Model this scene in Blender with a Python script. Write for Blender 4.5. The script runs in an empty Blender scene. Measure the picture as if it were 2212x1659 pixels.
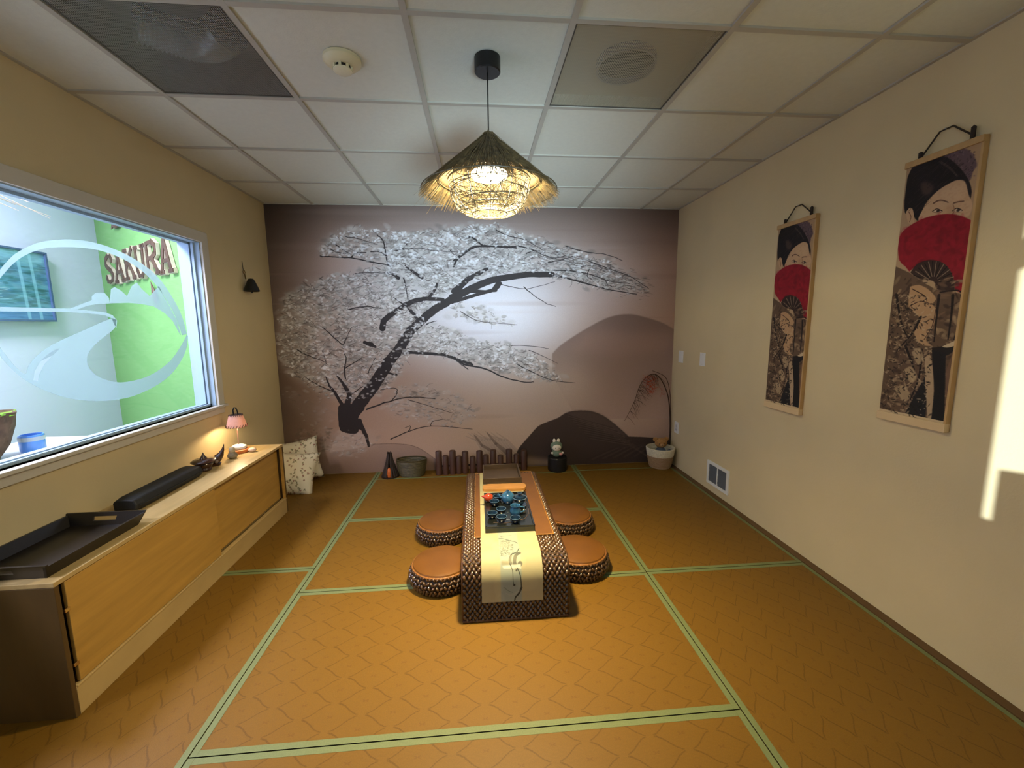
import bpy, math, random
import numpy as np
from mathutils import Vector, Matrix
from mathutils.geometry import tessellate_polygon
SC = bpy.context.scene
COL = SC.collection
PI = math.pi
rnd = random.Random(7)

# ---------------------------------------------------------------- camera
FPX, EYE = 898.34, 1.4334
def rot(rx, ry, rz):
    c, s = math.cos, math.sin
    return (Matrix(((c(rz), -s(rz), 0), (s(rz), c(rz), 0), (0, 0, 1)))
            @ Matrix(((1, 0, 0), (0, c(rx), -s(rx)), (0, s(rx), c(rx))))
            @ Matrix(((c(ry), 0, s(ry)), (0, 1, 0), (-s(ry), 0, c(ry)))))
CM = rot(-.1392, .0098, -.0818)
cam = bpy.data.cameras.new('camera'); co = bpy.data.objects.new('camera', cam); COL.objects.link(co)
cam.sensor_width = 36; cam.lens = 36 * FPX / 2212; cam.clip_start = .02
co.matrix_world = Matrix(((CM[0][0], CM[0][2], -CM[0][1], 0), (CM[1][0], CM[1][2], -CM[1][1], 0),
                          (CM[2][0], CM[2][2], -CM[2][1], EYE), (0, 0, 0, 1)))
SC.camera = co
def ray(u, v): return CM @ Vector(((u - 1106) / FPX, 1, -(v - 829.5) / FPX))
def at(u, v, ax, val):          # measured photo position -> point on the plane ax = val
    d = ray(u, v); i = 'xyz'.index(ax); t = (val - (0, 0, EYE)[i]) / d[i]
    return (t * d.x, t * d.y, EYE + t * d.z)

# ---------------------------------------------------------------- world, sun, exposure
SC.view_settings.view_transform = 'Standard'; SC.view_settings.look = 'None'
SC.view_settings.gamma = 1; SC.view_settings.use_curve_mapping = False
SC.view_settings.exposure = 0.05
SC.cycles.use_denoising = True
SC.cycles.sample_clamp_indirect = 4
wd = bpy.data.worlds.new('sky'); SC.world = wd; wd.use_nodes = True
wd.node_tree.nodes['Background'].inputs[0].default_value = (.62, .80, 1, 1)
wd.node_tree.nodes['Background'].inputs[1].default_value = 3
def lamp(name, kind, loc, energy, col, size=.1, rotation=(0, 0, 0), **kw):
    l = bpy.data.lights.new(name, kind); l.energy = energy; l.color = col
    if kind == 'AREA': l.size = size
    elif kind == 'SUN': l.angle = size
    else: l.shadow_soft_size = size
    for k, v in kw.items(): setattr(l, k, v)
    o = bpy.data.objects.new(name, l); COL.objects.link(o); o.location = loc; o.rotation_euler = rotation
    return o
sun = lamp('sun', 'SUN', (0, -6, 3), 9.0, (.78, .90, 1), .006)
sun.rotation_euler = Vector((.77, .62, -.10)).to_track_quat('-Z', 'Y').to_euler()

rear_fill = lamp('rear_fill_spot', 'SPOT', (.5, -.85, .8), 900, (.60, .82, 1), .45, spot_size=math.radians(38), spot_blend=1.0)  # added cool fill spot for the rear ceiling and mural, stands in for daylight
rear_fill.rotation_euler = Vector((-.42, 4.85, 1.5)).to_track_quat('-Z', 'Y').to_euler()

# ---------------------------------------------------------------- room numbers
XL, XR, YB, YF, ZC = -1.8836, 1.98, 4.0835, -1.0, 2.536
G, XA, Y4 = .6096, -1.4534, 3.4905
WT = .14

# ---------------------------------------------------------------- mesh helpers
class MB:
    def __init__(s): s.v = []; s.f = []; s.uv = []
    def add(s, vs, fs):
        n = len(s.v); s.v += [tuple(v) for v in vs]; s.f += [tuple(i + n for i in f) for f in fs]; return s
    def box(s, x0, x1, y0, y1, z0, z1):
        return s.add([(x, y, z) for z in (z0, z1) for y in (y0, y1) for x in (x0, x1)],
                     [(0, 2, 3, 1), (4, 5, 7, 6), (0, 1, 5, 4), (2, 6, 7, 3), (0, 4, 6, 2), (1, 3, 7, 5)])
    def obox(s, c, ax, ay, az):      # oriented box from half-axis vectors
        c, ax, ay, az = map(Vector, (c, ax, ay, az))
        return s.add([c + i * ax + j * ay + k * az for k in (-1, 1) for j in (-1, 1) for i in (-1, 1)],
                     [(0, 2, 3, 1), (4, 5, 7, 6), (0, 1, 5, 4), (2, 6, 7, 3), (0, 4, 6, 2), (1, 3, 7, 5)])
    def tube(s, pts, r, n=8, caps=True):
        pts = [Vector(p) for p in pts]; R = r if hasattr(r, '__len__') else [r] * len(pts)
        vs = []; up = Vector((0, 0, 1)); prev = None
        for i, p in enumerate(pts):
            t = (pts[min(i + 1, len(pts) - 1)] - pts[max(i - 1, 0)]).normalized()
            if prev is None:
                a = up.cross(t)
                if a.length < .1: a = Vector((1, 0, 0)).cross(t)
            else: a = prev - prev.dot(t) * t
            a.normalize(); prev = a; b = t.cross(a)
            vs += [p + R[i] * (math.cos(2 * PI * k / n) * a + math.sin(2 * PI * k / n) * b) for k in range(n)]
        fs = [(i * n + k, i * n + (k + 1) % n, (i + 1) * n + (k + 1) % n, (i + 1) * n + k) for i in range(len(pts) - 1) for k in range(n)]
        if caps: fs += [tuple(range(n))[::-1], tuple(range((len(pts) - 1) * n, len(pts) * n))]
        return s.add(vs, fs)
    def lathe(s, prof, c=(0, 0, 0), n=32, sx=1, sy=1, closed=False):
        vs = [(c[0] + r * sx * math.cos(2 * PI * k / n), c[1] + r * sy * math.sin(2 * PI * k / n), c[2] + z) for r, z in prof for k in range(n)]
        m = len(prof)
        fs = [(i * n + k, i * n + (k + 1) % n, (i + 1) * n + (k + 1) % n, (i + 1) * n + k) for i in range(m - 1) for k in range(n)]
        if closed: fs += [((m - 1) * n + k, (m - 1) * n + (k + 1) % n, (k + 1) % n, k) for k in range(n)]
        else:
            if prof[0][0] > 1e-5: fs.append(tuple(range(n))[::-1])
            if prof[-1][0] > 1e-5: fs.append(tuple(range((m - 1) * n, m * n)))
        return s.add(vs, fs)
    def ring(s, c, R, r, n=40, m=8, ax=(1, 0, 0), ay=(0, 1, 0)):
        c, ax, ay = Vector(c), Vector(ax), Vector(ay); az = ax.cross(ay)
        vs = []
        for i in range(n):
            d = math.cos(2 * PI * i / n) * ax + math.sin(2 * PI * i / n) * ay
            vs += [c + d * (R + r * math.cos(2 * PI * k / m)) + az * r * math.sin(2 * PI * k / m) for k in range(m)]
        return s.add(vs, [(i * m + k, ((i + 1) % n) * m + k, ((i + 1) % n) * m + (k + 1) % m, i * m + (k + 1) % m) for i in range(n) for k in range(m)])
    def prism(s, pts, fn, d0, d1):   # polygon pts (a,b); fn(a,b,depth) -> xyz
        n = len(pts); tri = tessellate_polygon([[Vector((a, b, 0)) for a, b in pts]])
        vs = [fn(a, b, d0) for a, b in pts] + [fn(a, b, d1) for a, b in pts]
        fs = [tuple(t) for t in tri] + [tuple(i + n for i in t[::-1]) for t in tri]
        fs += [(i, (i + 1) % n, n + (i + 1) % n, n + i) for i in range(n)]
        return s.add(vs, fs)
    def ball(s, c, rx, ry=None, rz=None, n=16, m=10, M=None):
        ry = ry or rx; rz = rz or rx
        vs = []
        for i in range(m + 1):
            a = -PI / 2 + PI * i / m
            for k in range(n):
                p = Vector((rx * math.cos(a) * math.cos(2 * PI * k / n), ry * math.cos(a) * math.sin(2 * PI * k / n), rz * math.sin(a)))
                if M: p = M @ p
                vs.append(Vector(c) + p)
        return s.add(vs, [(i * n + k, i * n + (k + 1) % n, (i + 1) * n + (k + 1) % n, (i + 1) * n + k) for i in range(m) for k in range(n)])
    def build(s, name, m, parent=None, smooth=False, loc=(0, 0, 0), bevel=0, fix=True):
        me = bpy.data.meshes.new(name); me.from_pydata(s.v, [], s.f)
        if fix:
            import bmesh
            b = bmesh.new(); b.from_mesh(me)
            bmesh.ops.remove_doubles(b, verts=b.verts, dist=1e-6)
            bmesh.ops.recalc_face_normals(b, faces=b.faces); b.to_mesh(me); b.free()
        me.materials.append(m)
        o = bpy.data.objects.new(name, me); COL.objects.link(o); o.location = loc
        if smooth:
            me.shade_smooth()
            md = o.modifiers.new('wn', 'EDGE_SPLIT'); md.split_angle = math.radians(40)
        if bevel:
            md = o.modifiers.new('bevel', 'BEVEL'); md.width = bevel; md.segments = 2; md.limit_method = 'ANGLE'; md.angle_limit = .7
        if parent: o.parent = parent
        return o
def tag(o, label=None, cat=None, group=None, kind=None):
    if label: o['label'] = label
    if cat: o['category'] = cat
    if group: o['group'] = group
    if kind: o['kind'] = kind
    return o
def thing(name, label, cat, loc=(0, 0, 0), rz=0, group=None):
    o = bpy.data.objects.new(name, None); COL.objects.link(o); o.location = loc; o.rotation_euler.z = rz
    o.empty_display_size = .05
    return tag(o, label, cat, group)
def copy_tree(o, loc=None, label=None, parent=None, rz=None):
    c = o.copy(); COL.objects.link(c)
    if parent: c.parent = parent
    if loc is not None: c.location = loc
    if rz is not None: c.rotation_euler.z = rz
    if label: c['label'] = label
    for ch in list(o.children): copy_tree(ch, parent=c)
    return c

# ---------------------------------------------------------------- materials
def lin(c): return tuple((x / 255 / 12.92 if x / 255 <= .04045 else ((x / 255 + .055) / 1.055) ** 2.4) for x in c)
def mat(name, rgb, rough=.6, metal=0, var=.0, scale=8, stretch=(1, 1, 1), bump=0, bscale=80, spec=.5, emit=0, coat=0, rgb2=None, trans=0):
    m = bpy.data.materials.new(name); m.use_nodes = True; nt = m.node_tree; b = nt.nodes['Principled BSDF']
    c = lin(rgb); b.inputs['Base Color'].default_value = (*c, 1); b.inputs['Roughness'].default_value = rough
    b.inputs['Metallic'].default_value = metal; b.inputs['Specular IOR Level'].default_value = spec
    b.inputs['Coat Weight'].default_value = coat; b.inputs['Transmission Weight'].default_value = trans
    if emit: b.inputs['Emission Color'].default_value = (*c, 1); b.inputs['Emission Strength'].default_value = emit
    if var or bump:
        tc = nt.nodes.new('ShaderNodeTexCoord'); mp = nt.nodes.new('ShaderNodeMapping'); mp.inputs['Scale'].default_value = stretch
        nt.links.new(tc.outputs['Object'], mp.inputs[0])
    if var:
        n = nt.nodes.new('ShaderNodeTexNoise'); n.inputs['Scale'].default_value = scale; n.inputs['Detail'].default_value = 5
        r = nt.nodes.new('ShaderNodeValToRGB'); r.color_ramp.elements[0].position = .3; r.color_ramp.elements[1].position = .7
        c2 = lin(rgb2) if rgb2 else tuple(x * (1 - var) for x in c); c1 = c if rgb2 else tuple(min(1, x * (1 + var * .5)) for x in c)
        r.color_ramp.elements[0].color = (*c2, 1); r.color_ramp.elements[1].color = (*c1, 1)
        nt.links.new(mp.outputs[0], n.inputs['Vector']); nt.links.new(n.outputs['Fac'], r.inputs[0]); nt.links.new(r.outputs[0], b.inputs['Base Color'])
    if bump:
        n = nt.nodes.new('ShaderNodeTexNoise'); n.inputs['Scale'].default_value = bscale; n.inputs['Detail'].default_value = 3
        bp = nt.nodes.new('ShaderNodeBump'); bp.inputs['Strength'].default_value = bump; bp.inputs['Distance'].default_value = .002
        nt.links.new(mp.outputs[0], n.inputs['Vector']); nt.links.new(n.outputs['Fac'], bp.inputs['Height']); nt.links.new(bp.outputs[0], b.inputs['Normal'])
    return m
def img_mat(name, cv, rough=.7, bump=0, coord='UV', rep=None, spec=.4, ext='EXTEND'):
    h, w = cv.a.shape[:2]
    im = bpy.data.images.new(name, w, h); px = np.ones((h, w, 4), np.float32); px[..., :3] = np.clip(cv.a, 0, 1)[::-1]
    im.pixels.foreach_set(px.ravel()); im.update(); im.pack()
    m = bpy.data.materials.new(name); m.use_nodes = True; nt = m.node_tree; b = nt.nodes['Principled BSDF']
    b.inputs['Roughness'].default_value = rough; b.inputs['Specular IOR Level'].default_value = spec
    t = nt.nodes.new('ShaderNodeTexImage'); t.image = im; t.extension = ext
    tc = nt.nodes.new('ShaderNodeTexCoord'); mp = nt.nodes.new('ShaderNodeMapping')
    if rep: mp.inputs['Scale'].default_value = rep
    nt.links.new(tc.outputs[coord], mp.inputs[0]); nt.links.new(mp.outputs[0], t.inputs[0]); nt.links.new(t.outputs[0], b.inputs['Base Color'])
    if bump:
        n = nt.nodes.new('ShaderNodeTexNoise'); n.inputs['Scale'].default_value = 300; bp = nt.nodes.new('ShaderNodeBump')
        bp.inputs['Strength'].default_value = bump; bp.inputs['Distance'].default_value = .001
        nt.links.new(tc.outputs['Object'], n.inputs['Vector']); nt.links.new(n.outputs['Fac'], bp.inputs['Height']); nt.links.new(bp.outputs[0], b.inputs['Normal'])
    return m
def set_uv(o, fn):                # fn(co, normal) -> (u, v)
    me = o.data; uv = me.uv_layers.new(name='uv')
    for p in me.polygons:
        for li in p.loop_indices:
            uv.data[li].uv = fn(me.vertices[me.loops[li].vertex_index].co, p.normal)

# ---------------------------------------------------------------- flat print painting (in memory)
def sp(pts, n=6):                # Catmull-Rom smoothing
    P = [pts[0]] + list(pts) + [pts[-1]]; out = []
    for i in range(1, len(P) - 2):
        p0, p1, p2, p3 = (np.array(P[j], float) for j in (i - 1, i, i + 1, i + 2))
        for k in range(n):
            t = k / n; out.append(.5 * (2 * p1 + (p2 - p0) * t + (2 * p0 - 5 * p1 + 4 * p2 - p3) * t * t + (3 * p1 - p0 - 3 * p2 + p3) * t ** 3))
    out.append(np.array(pts[-1], float)); return out
class Canvas:
    def __init__(s, w, h, col): s.w, s.h = w, h; s.a = np.ones((h, w, 3), np.float32) * (np.array(col, np.float32) / 255)
    def _mix(s, y0, x0, m, col):
        r = s.a[y0:y0 + m.shape[0], x0:x0 + m.shape[1]]; r += (np.asarray(col, np.float32) / 255 - r) * m[..., None]
    def _bb(s, x0, x1, y0, y1): return max(0, int(x0)), min(s.w, int(x1) + 2), max(0, int(y0)), min(s.h, int(y1) + 2)
    def poly(s, pts, col, a=1, soft=0, col2=None):
        p = np.array(pts, float); x0, x1, y0, y1 = s._bb(p[:, 0].min() - soft * 2, p[:, 0].max() + soft * 2, p[:, 1].min() - soft * 2, p[:, 1].max() + soft * 2)
        if x1 <= x0 or y1 <= y0: return
        X = np.arange(x0, x1)[None, :] + .5; Y = np.arange(y0, y1)[:, None] + .5
        m = np.zeros((y1 - y0, x1 - x0), bool); q = np.roll(p, -1, 0)
        for (ax, ay), (bx, by) in zip(p, q):
            if ay == by: continue
            m ^= ((ay > Y) != (by > Y)) & (X < (bx - ax) * (Y - ay) / (by - ay) + ax)
        m = m.astype(np.float32)
        if soft:
            k = int(soft)
            for ax_ in (0, 1):
                for _ in range(2):
                    c = np.cumsum(np.pad(m, [(k + 1, k) if i == ax_ else (0, 0) for i in (0, 1)], mode='constant'), ax_)
                    m = (c[2 * k + 1:] - c[:-2 * k - 1] if ax_ == 0 else c[:, 2 * k + 1:] - c[:, :-2 * k - 1]) / (2 * k + 1)
        if col2 is not None:
            t = np.linspace(0, 1, m.shape[0], dtype=np.float32)[:, None, None]
            cc = (np.array(col, np.float32) * (1 - t) + np.array(col2, np.float32) * t) * np.ones((1, m.shape[1], 1), np.float32)
        else: cc = col
        s._mix(y0, x0, m * a, cc)
    def stroke(s, pts, w0, w1, col, a=1):
        n = len(pts) - 1
        for i in range(n):
            (ax, ay), (bx, by) = pts[i], pts[i + 1]; r0 = (w0 + (w1 - w0) * i / n) / 2; r1 = (w0 + (w1 - w0) * (i + 1) / n) / 2; r = max(r0, r1) + 1
            x0, x1, y0, y1 = s._bb(min(ax, bx) - r, max(ax, bx) + r, min(ay, by) - r, max(ay, by) + r)
            if x1 <= x0 or y1 <= y0: continue
            X = np.arange(x0, x1)[None, :] + .5; Y = np.arange(y0, y1)[:, None] + .5
            dx, dy = bx - ax, by - ay; t = np.clip(((X - ax) * dx + (Y - ay) * dy) / (dx * dx + dy * dy + 1e-6), 0, 1)
            d = np.hypot(X - ax - t * dx, Y - ay - t * dy); m = np.clip(r0 + (r1 - r0) * t - d + .5, 0, 1).astype(np.float32)
            s._mix(y0, x0, m * a, col)
    def blob(s, cx, cy, rx, ry, ang, col, a=1, e=2.0):
        r = max(rx, ry) * 1.3; x0, x1, y0, y1 = s._bb(cx - r, cx + r, cy - r, cy + r)
        if x1 <= x0 or y1 <= y0: return
        X = np.arange(x0, x1)[None, :] + .5 - cx; Y = np.arange(y0, y1)[:, None] + .5 - cy
        c, n = math.cos(ang), math.sin(ang); d = ((X * c + Y * n) / rx) ** 2 + ((-X * n + Y * c) / ry) ** 2
        s._mix(y0, x0, (np.clip(1.15 - d, 0, 1) ** (1 / e) * a).astype(np.float32), col)
def inside(pts, x, y):
    c = False; n = len(pts)
    for i in range(n):
        (ax, ay), (bx, by) = pts[i], pts[(i + 1) % n]
        if (ay > y) != (by > y) and x < (bx - ax) * (y - ay) / (by - ay) + ax: c = not c
    return c

# ---------------------------------------------------------------- common materials
M_wall = mat('painted_wall', (212, 194, 150), .75, var=.04, scale=3, bump=.25, bscale=120)
M_tile = mat('ceiling_tile', (212, 213, 198), .9, var=.03, scale=40, bump=.3, bscale=150)
M_bar = mat('ceiling_bar', (178, 174, 160), .5)
M_white = mat('white_paint', (228, 228, 220), .4)
M_trim = mat('window_trim_paint', (205, 200, 185), .45, var=.03)
M_oroom = mat('other_room_wall', (216, 224, 240), .8)
M_green = mat('green_wall_paint', (120, 176, 98), .75, var=.03, scale=2)
M_gap = mat('subfloor', (70, 50, 25), .9, var=.1)
M_black = mat('black_plastic', (14, 14, 14), .35)
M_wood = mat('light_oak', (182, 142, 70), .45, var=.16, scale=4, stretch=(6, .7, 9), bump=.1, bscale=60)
M_wood_shade = mat('oak_side_shaded', (86, 64, 28), .6, var=.15, scale=5, stretch=(4, 4, 1))  # darker wood, with the shade on the cabinet ends put into its colour
M_ply = mat('oak_top', (186, 160, 108), .4, var=.14, scale=6, stretch=(5, .6, 1))
M_dark = mat('dark_wood', (38, 26, 20), .4, var=.3, scale=12)
M_rattan = mat('brown_woven_seagrass', (76, 50, 20), .3, var=.5, scale=60, spec=.8, coat=.3)
M_rattan_b = mat('woven_backing', (34, 20, 9), .6)
M_leather = mat('tan_leather', (108, 68, 20), .38, var=.12, scale=9, bump=.25, bscale=260)
M_straw = mat('thatch_straw', (98, 82, 50), .6, var=.7, scale=50)
M_cane = mat('pale_cane', (68, 58, 36), .5, var=.2, scale=30)
M_metal = mat('galvanised_metal', (170, 170, 172), .35, metal=.8)

# ---------------------------------------------------------------- room shell
def struct(name, mb, m, parent=None, label=None, **k):
    o = mb.build(name, m, parent, **k)
    if not parent: tag(o, kind='structure')
    if label: o['label'] = label
    return o
WY0, WY1, WZ0, WZ1 = 0.55, 3.12, .885, 2.022        # interior window opening in the left wall
b = MB(); xo = XL - WT
b.box(xo, XL, YF, WY0, -.02, 2.9).box(xo, XL, WY1, YB, -.02, 2.9).box(xo, XL, WY0, WY1, -.02, WZ0).box(xo, XL, WY0, WY1, WZ1, 2.9)
struct('wall_left', b, M_wall, label='beige painted wall with the wide interior window')
struct('wall_right', MB().box(XR, XR + .12, YF, YB, -.02, 2.9), M_wall, label='beige painted wall with the two hanging scrolls')
struct('wall_back', MB().box(XL - WT, XR + .12, YB, YB + .12, -.02, 2.9), M_wall, label='back wall carrying the cherry tree mural')
FX0, FX1, FZ0, FZ1 = -1.15, .35, 1.05, 2.42           # daylight window behind the camera
b = MB(); b.box(XL - WT, FX0, YF - .12, YF, -.02, 2.9).box(FX1, XR + .12, YF - .12, YF, -.02, 2.9).box(FX0, FX1, YF - .12, YF, -.02, FZ0).box(FX0, FX1, YF - .12, YF, FZ1, 2.9)
struct('wall_front', b, M_wall, label='wall behind the viewer')
b = MB(); b.box(FX0, FX1, YF - .09, YF - .05, 2.02, 2.125)
b.box(FX0, FX0 + .03, YF - .09, YF - .05, FZ0, FZ1).box(FX1 - .03, FX1, YF - .09, YF - .05, FZ0, FZ1)
b.box(FX0, FX1, YF - .09, YF - .05, FZ1 - .03, FZ1).box(FX0 + .12, FX1, YF - .09, YF - .05, FZ0, 1.262)
struct('window_2', b, M_white, label='daylight window with a cross bar behind the viewer')
struct('floor', MB().box(XL - WT, XR + .12, YF - .12, YB + .1, -.06, -.022), M_gap, label='floor laid with orange tatami mats')
floor = bpy.data.objects['floor']

# tatami: each mat is a part of the floor, its cloth bands are sub-parts
tcv = Canvas(440, 220, (112, 80, 22))
nz = np.random.RandomState(3).rand(220, 440, 1).astype(np.float32)
tcv.a *= (1 + .10 * (nz - .5))
tcv.a[::4] *= .97
for cx0 in (-220, 0, 220, 440):          # ogee lattice, cell 220 x 110, every second row shifted half a cell
    for cy0 in range(-110, 331, 55):
        ox_ = cx0 + (110 if (cy0 // 55) % 2 else 0)
        for sg in (1, -1):
            pts = [(ox_ + 110 * t, cy0 + sg * (55 * (.5 + .5 * math.tanh(3.4 * (t - .5)) / math.tanh(1.7)))) for t in np.linspace(.14, .86, 14)]
            tcv.stroke([(x + rnd.uniform(-1, 1), y + rnd.uniform(-.8, .8)) for x, y in pts], 6 if sg > 0 else 4, 4, (84, 56, 10), .45)
for cx, cy in ((110, 0), (110, 220), (0, 55), (220, 55), (330, 0), (330, 220), (440, 55), (110, 110), (330, 110), (0, 165), (220, 165), (440, 165)):
    for ang in (.6, 2.5):
        dx, dy = 11 * math.cos(ang), 7 * math.sin(ang)
        tcv.stroke([(cx - dx, cy - dy), (cx - dx * .3, cy - dy * .3)], 4, 3, (102, 68, 20), .7); tcv.stroke([(cx + dx * .3, cy + dy * .3), (cx + dx, cy + dy)], 4, 3, (102, 68, 20), .7)
M_mat = img_mat('tatami_weave', tcv, rough=.5, bump=.3, spec=.3, ext='REPEAT')
M_band = mat('green_mat_band', (106, 116, 74), .6, var=.12, scale=200)
def mat_piece(x0, x1, y0, y1, turn, sides='lrfb'):
    g = .0022; x0 += g; x1 -= g; y0 += g; y1 -= g
    o = MB().box(x0, x1, y0, y1, -.022, 0).build('tatami_mat', M_mat, floor)
    set_uv(o, (lambda c, n: (c.y / .23, c.x / .235)) if turn else (lambda c, n: (c.x / .46, c.y / .235)))
    if turn:
        uvl = o.data.uv_layers[0]
        for d in uvl.data: d.uv = (d.uv[0] / 2, d.uv[1])
    w = .0225
    for sd in sides:
        q = {'l': (x0, x0 + w, y0, y1), 'r': (x1 - w, x1, y0, y1), 'f': (x0, x1, y0, y0 + w), 'b': (x0, x1, y1 - w, y1)}[sd]
        e = .0012 if sd in 'lr' else .0006
        MB().box(*q, -.004, e).build('cloth_band', M_band, o)
XC0, XC1 = -1.0022, .9558
rows = [-.45, .42, 1.3005, 2.1797, 3.0349, 3.8975]
for y0, y1 in zip(rows, rows[1:]): mat_piece(XC0, XC1, y0, y1, False)
mat_piece(XC0, XC1, -1.0, -.45, False); mat_piece(XC0, XC1, 3.8975, YB, False, 'lr')
for y0, y1 in ((-1.0, .65), (.65, 2.412)): mat_piece(XL, XC0, y0, y1, True, 'rfb')
mat_piece(XL, XC0, 2.412, YB, True, 'rf')
for y0, y1 in ((-1.0, .42), (.42, 2.185), (2.185, 3.925)): mat_piece(XC1, 1.932, y0, y1, True)
mat_piece(XC1, 1.932, 3.925, YB, True, 'lr')
struct('baseboard_right', MB().box(1.934, XR, YF, YB, -.022, .004), mat('dark_edge_strip', (92, 66, 34), .6, var=.1), label='narrow dark wooden strip beside the mats')

# ceiling: bars are the setting object, each tile a part
bars = MB(); xs = [XL] + [XA + i * G for i in range(6)] + [XR]; ys = [YF] + [Y4 - k * G for k in range(7, -1, -1)] + [YB]
for x in xs[1:-1]: bars.box(x - .012, x + .012, YF, YB, ZC - .0045, ZC + .031)
for y in ys[1:-1]: bars.box(XL, XR, y - .012, y + .012, ZC - .004, ZC + .03)
bars.box(XL, XL + .018, YF, YB, ZC - .003, ZC + .03).box(XR - .018, XR, YF, YB, ZC - .003, ZC + .03).box(XL, XR, YB - .018, YB, ZC - .003, ZC + .03)
ceiling = struct('ceiling', bars, M_bar, label='grid of pale bars holding white ceiling tiles')
struct('trim_1', MB().box(XL - WT, XR + .12, YF - .12, YB + .12, 2.9, 2.95), M_gap, label='deck above the ceiling tiles')
SKIP = {(1, 6), (4, 6)}
shared = {}
for i in range(len(xs) - 1):
    for j in range(len(ys) - 1):
        x0, x1, y0, y1 = xs[i], xs[i + 1], ys[j], ys[j + 1]
        if abs(y0 - (Y4 - 3 * G)) < .01 and i in (1, 4): continue
        k = (round(x1 - x0, 3), round(y1 - y0, 3))
        if k not in shared:
            o = MB().box(0, x1 - x0, 0, y1 - y0, .003, .018).build('ceiling_tile', M_tile, ceiling); shared[k] = o.data
        else:
            o = bpy.data.objects.new('ceiling_tile', shared[k]); COL.objects.link(o); o.parent = ceiling
        o.location = (x0, y0, ZC + rnd.uniform(0, .002))
# perforated return-air / supply grilles
def perf_mat(name, rgb, rough):
    m = mat(name, rgb, rough, metal=.2); nt = m.node_tree; b = nt.nodes['Principled BSDF']
    tc = nt.nodes.new('ShaderNodeTexCoord'); sx = nt.nodes.new('ShaderNodeSeparateXYZ'); nt.links.new(tc.outputs['Object'], sx.inputs[0])
    def node(op, a, bb):
        n = nt.nodes.new('ShaderNodeMath'); n.operation = op
        for i, q in enumerate((a, bb)):
            if q is None: continue
            if isinstance(q, (int, float)): n.inputs[i].default_value = q
            else: nt.links.new(q, n.inputs[i])
        return n.outputs[0]
    d = []
    for ax in 'XY': d.append(node('SINE', node('MULTIPLY', sx.outputs[ax], PI / .0075), None))
    hole = node('GREATER_THAN', node('ABSOLUTE', node('MULTIPLY', d[0], d[1]), None), .28)
    tr = nt.nodes.new('ShaderNodeBsdfTransparent'); mx = nt.nodes.new('ShaderNodeMixShader'); out = nt.nodes['Material Output']
    nt.links.new(hole, mx.inputs[0]); nt.links.new(b.outputs[0], mx.inputs[1]); nt.links.new(tr.outputs[0], mx.inputs[2]); nt.links.new(mx.outputs[0], out.inputs[0])
    return m
def grille(i, label, rgb, boxrgb, duct):
    x0 = XA + (i - 1) * G + .013; x1 = x0 + G - .026; y0 = Y4 - 3 * G + .013; y1 = y0 + G - .026
    t = thing('ceiling_vent', label, 'air vent', ((x0 + x1) / 2, (y0 + y1) / 2, ZC))
    hx, hy = (x1 - x0) / 2, (y1 - y0) / 2
    MB().box(-hx, hx, -hy, hy, .002, .0032).build('perforated_panel', perf_mat('perforated_metal', rgb, .45), t)
    mm = mat('vent_housing', boxrgb, .7); h = .055 if duct else .16
    MB().box(-hx, -hx + .004, -hy, hy, .004, h).box(hx - .004, hx, -hy, hy, .004, h).box(-hx, hx, -hy, -hy + .004, .004, h).box(-hx, hx, hy - .004, hy, .004, h).box(-hx, hx, -hy, hy, h, h + .004).build('housing', mm, t)
    if duct:
        MB().lathe([(.13, .02), (.13, .052), (.122, .052), (.122, .02)], n=40, closed=True).build('duct_collar', M_metal, t, smooth=True)
        MB().lathe([(0, .046), (.121, .046), (.121, .049), (0, .049)], n=40).build('duct_shade_disc', mat('duct_dark', (8, 8, 7), .9), t)  # black disc in the collar, its colour stands for the shade inside the duct
    else:
        mm = mat('crinkled_foil', (225, 228, 232), .3, metal=.9, bump=.6, bscale=30)
        pts = [(-.16 + .34 * q, .1 * math.sin(3 * q) - .05, .09 - .01 * q) for q in np.linspace(0, 1, 60)]
        MB().tube(pts, [.062 + .012 * (k % 2) for k in range(60)], 16).build('flexible_duct', mm, t, smooth=True)
    MB().box(-hx - .001, hx + .001, -hy - .001, -hy + .006, 0, .004).box(-hx - .001, hx + .001, hy - .006, hy + .001, 0, .004).box(-hx, -hx + .006, -hy, hy, 0, .004).box(hx - .006, hx, -hy, hy, 0, .004).build('frame', mat('vent_frame', (90, 86, 78), .5, metal=.3), t)
grille(1, 'dark grey perforated ceiling panel above the interior window', (150, 147, 138), (120, 118, 110), False)
grille(4, 'olive grey perforated ceiling panel with a round duct behind it', (190, 184, 160), (196, 190, 165), True)

# smoke detector
t = thing('smoke_detector', 'round cream smoke detector on the ceiling tile left of the pendant', 'smoke detector', (-.535, 1.95, ZC + .002))
MB().lathe([(0, 0), (.076, 0), (.076, -.012), (.066, -.022), (.045, -.03), (0, -.03)], n=40).build('base', mat('cream_plastic', (214, 205, 165), .4), t, smooth=True)
MB().lathe([(.034, -.029), (.034, -.042), (0, -.042)], n=32).build('dark_slots', M_black, t)
bb = MB()
for k in range(8):
    a = 2 * PI * k / 8; d = Vector((math.cos(a), math.sin(a), 0)); bb.obox(d * .037 + Vector((0, 0, -.036)), d * .003, Vector((-d.y, d.x, 0)) * .005, (0, 0, .008))
bb.build('rib', mat('cream_plastic', (214, 205, 165), .4), t)
MB().lathe([(.038, -.042), (.038, -.047), (.03, -.052), (0, -.054)], n=32).build('cap', mat('cream_plastic', (222, 214, 180), .4), t, smooth=True)

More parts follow.
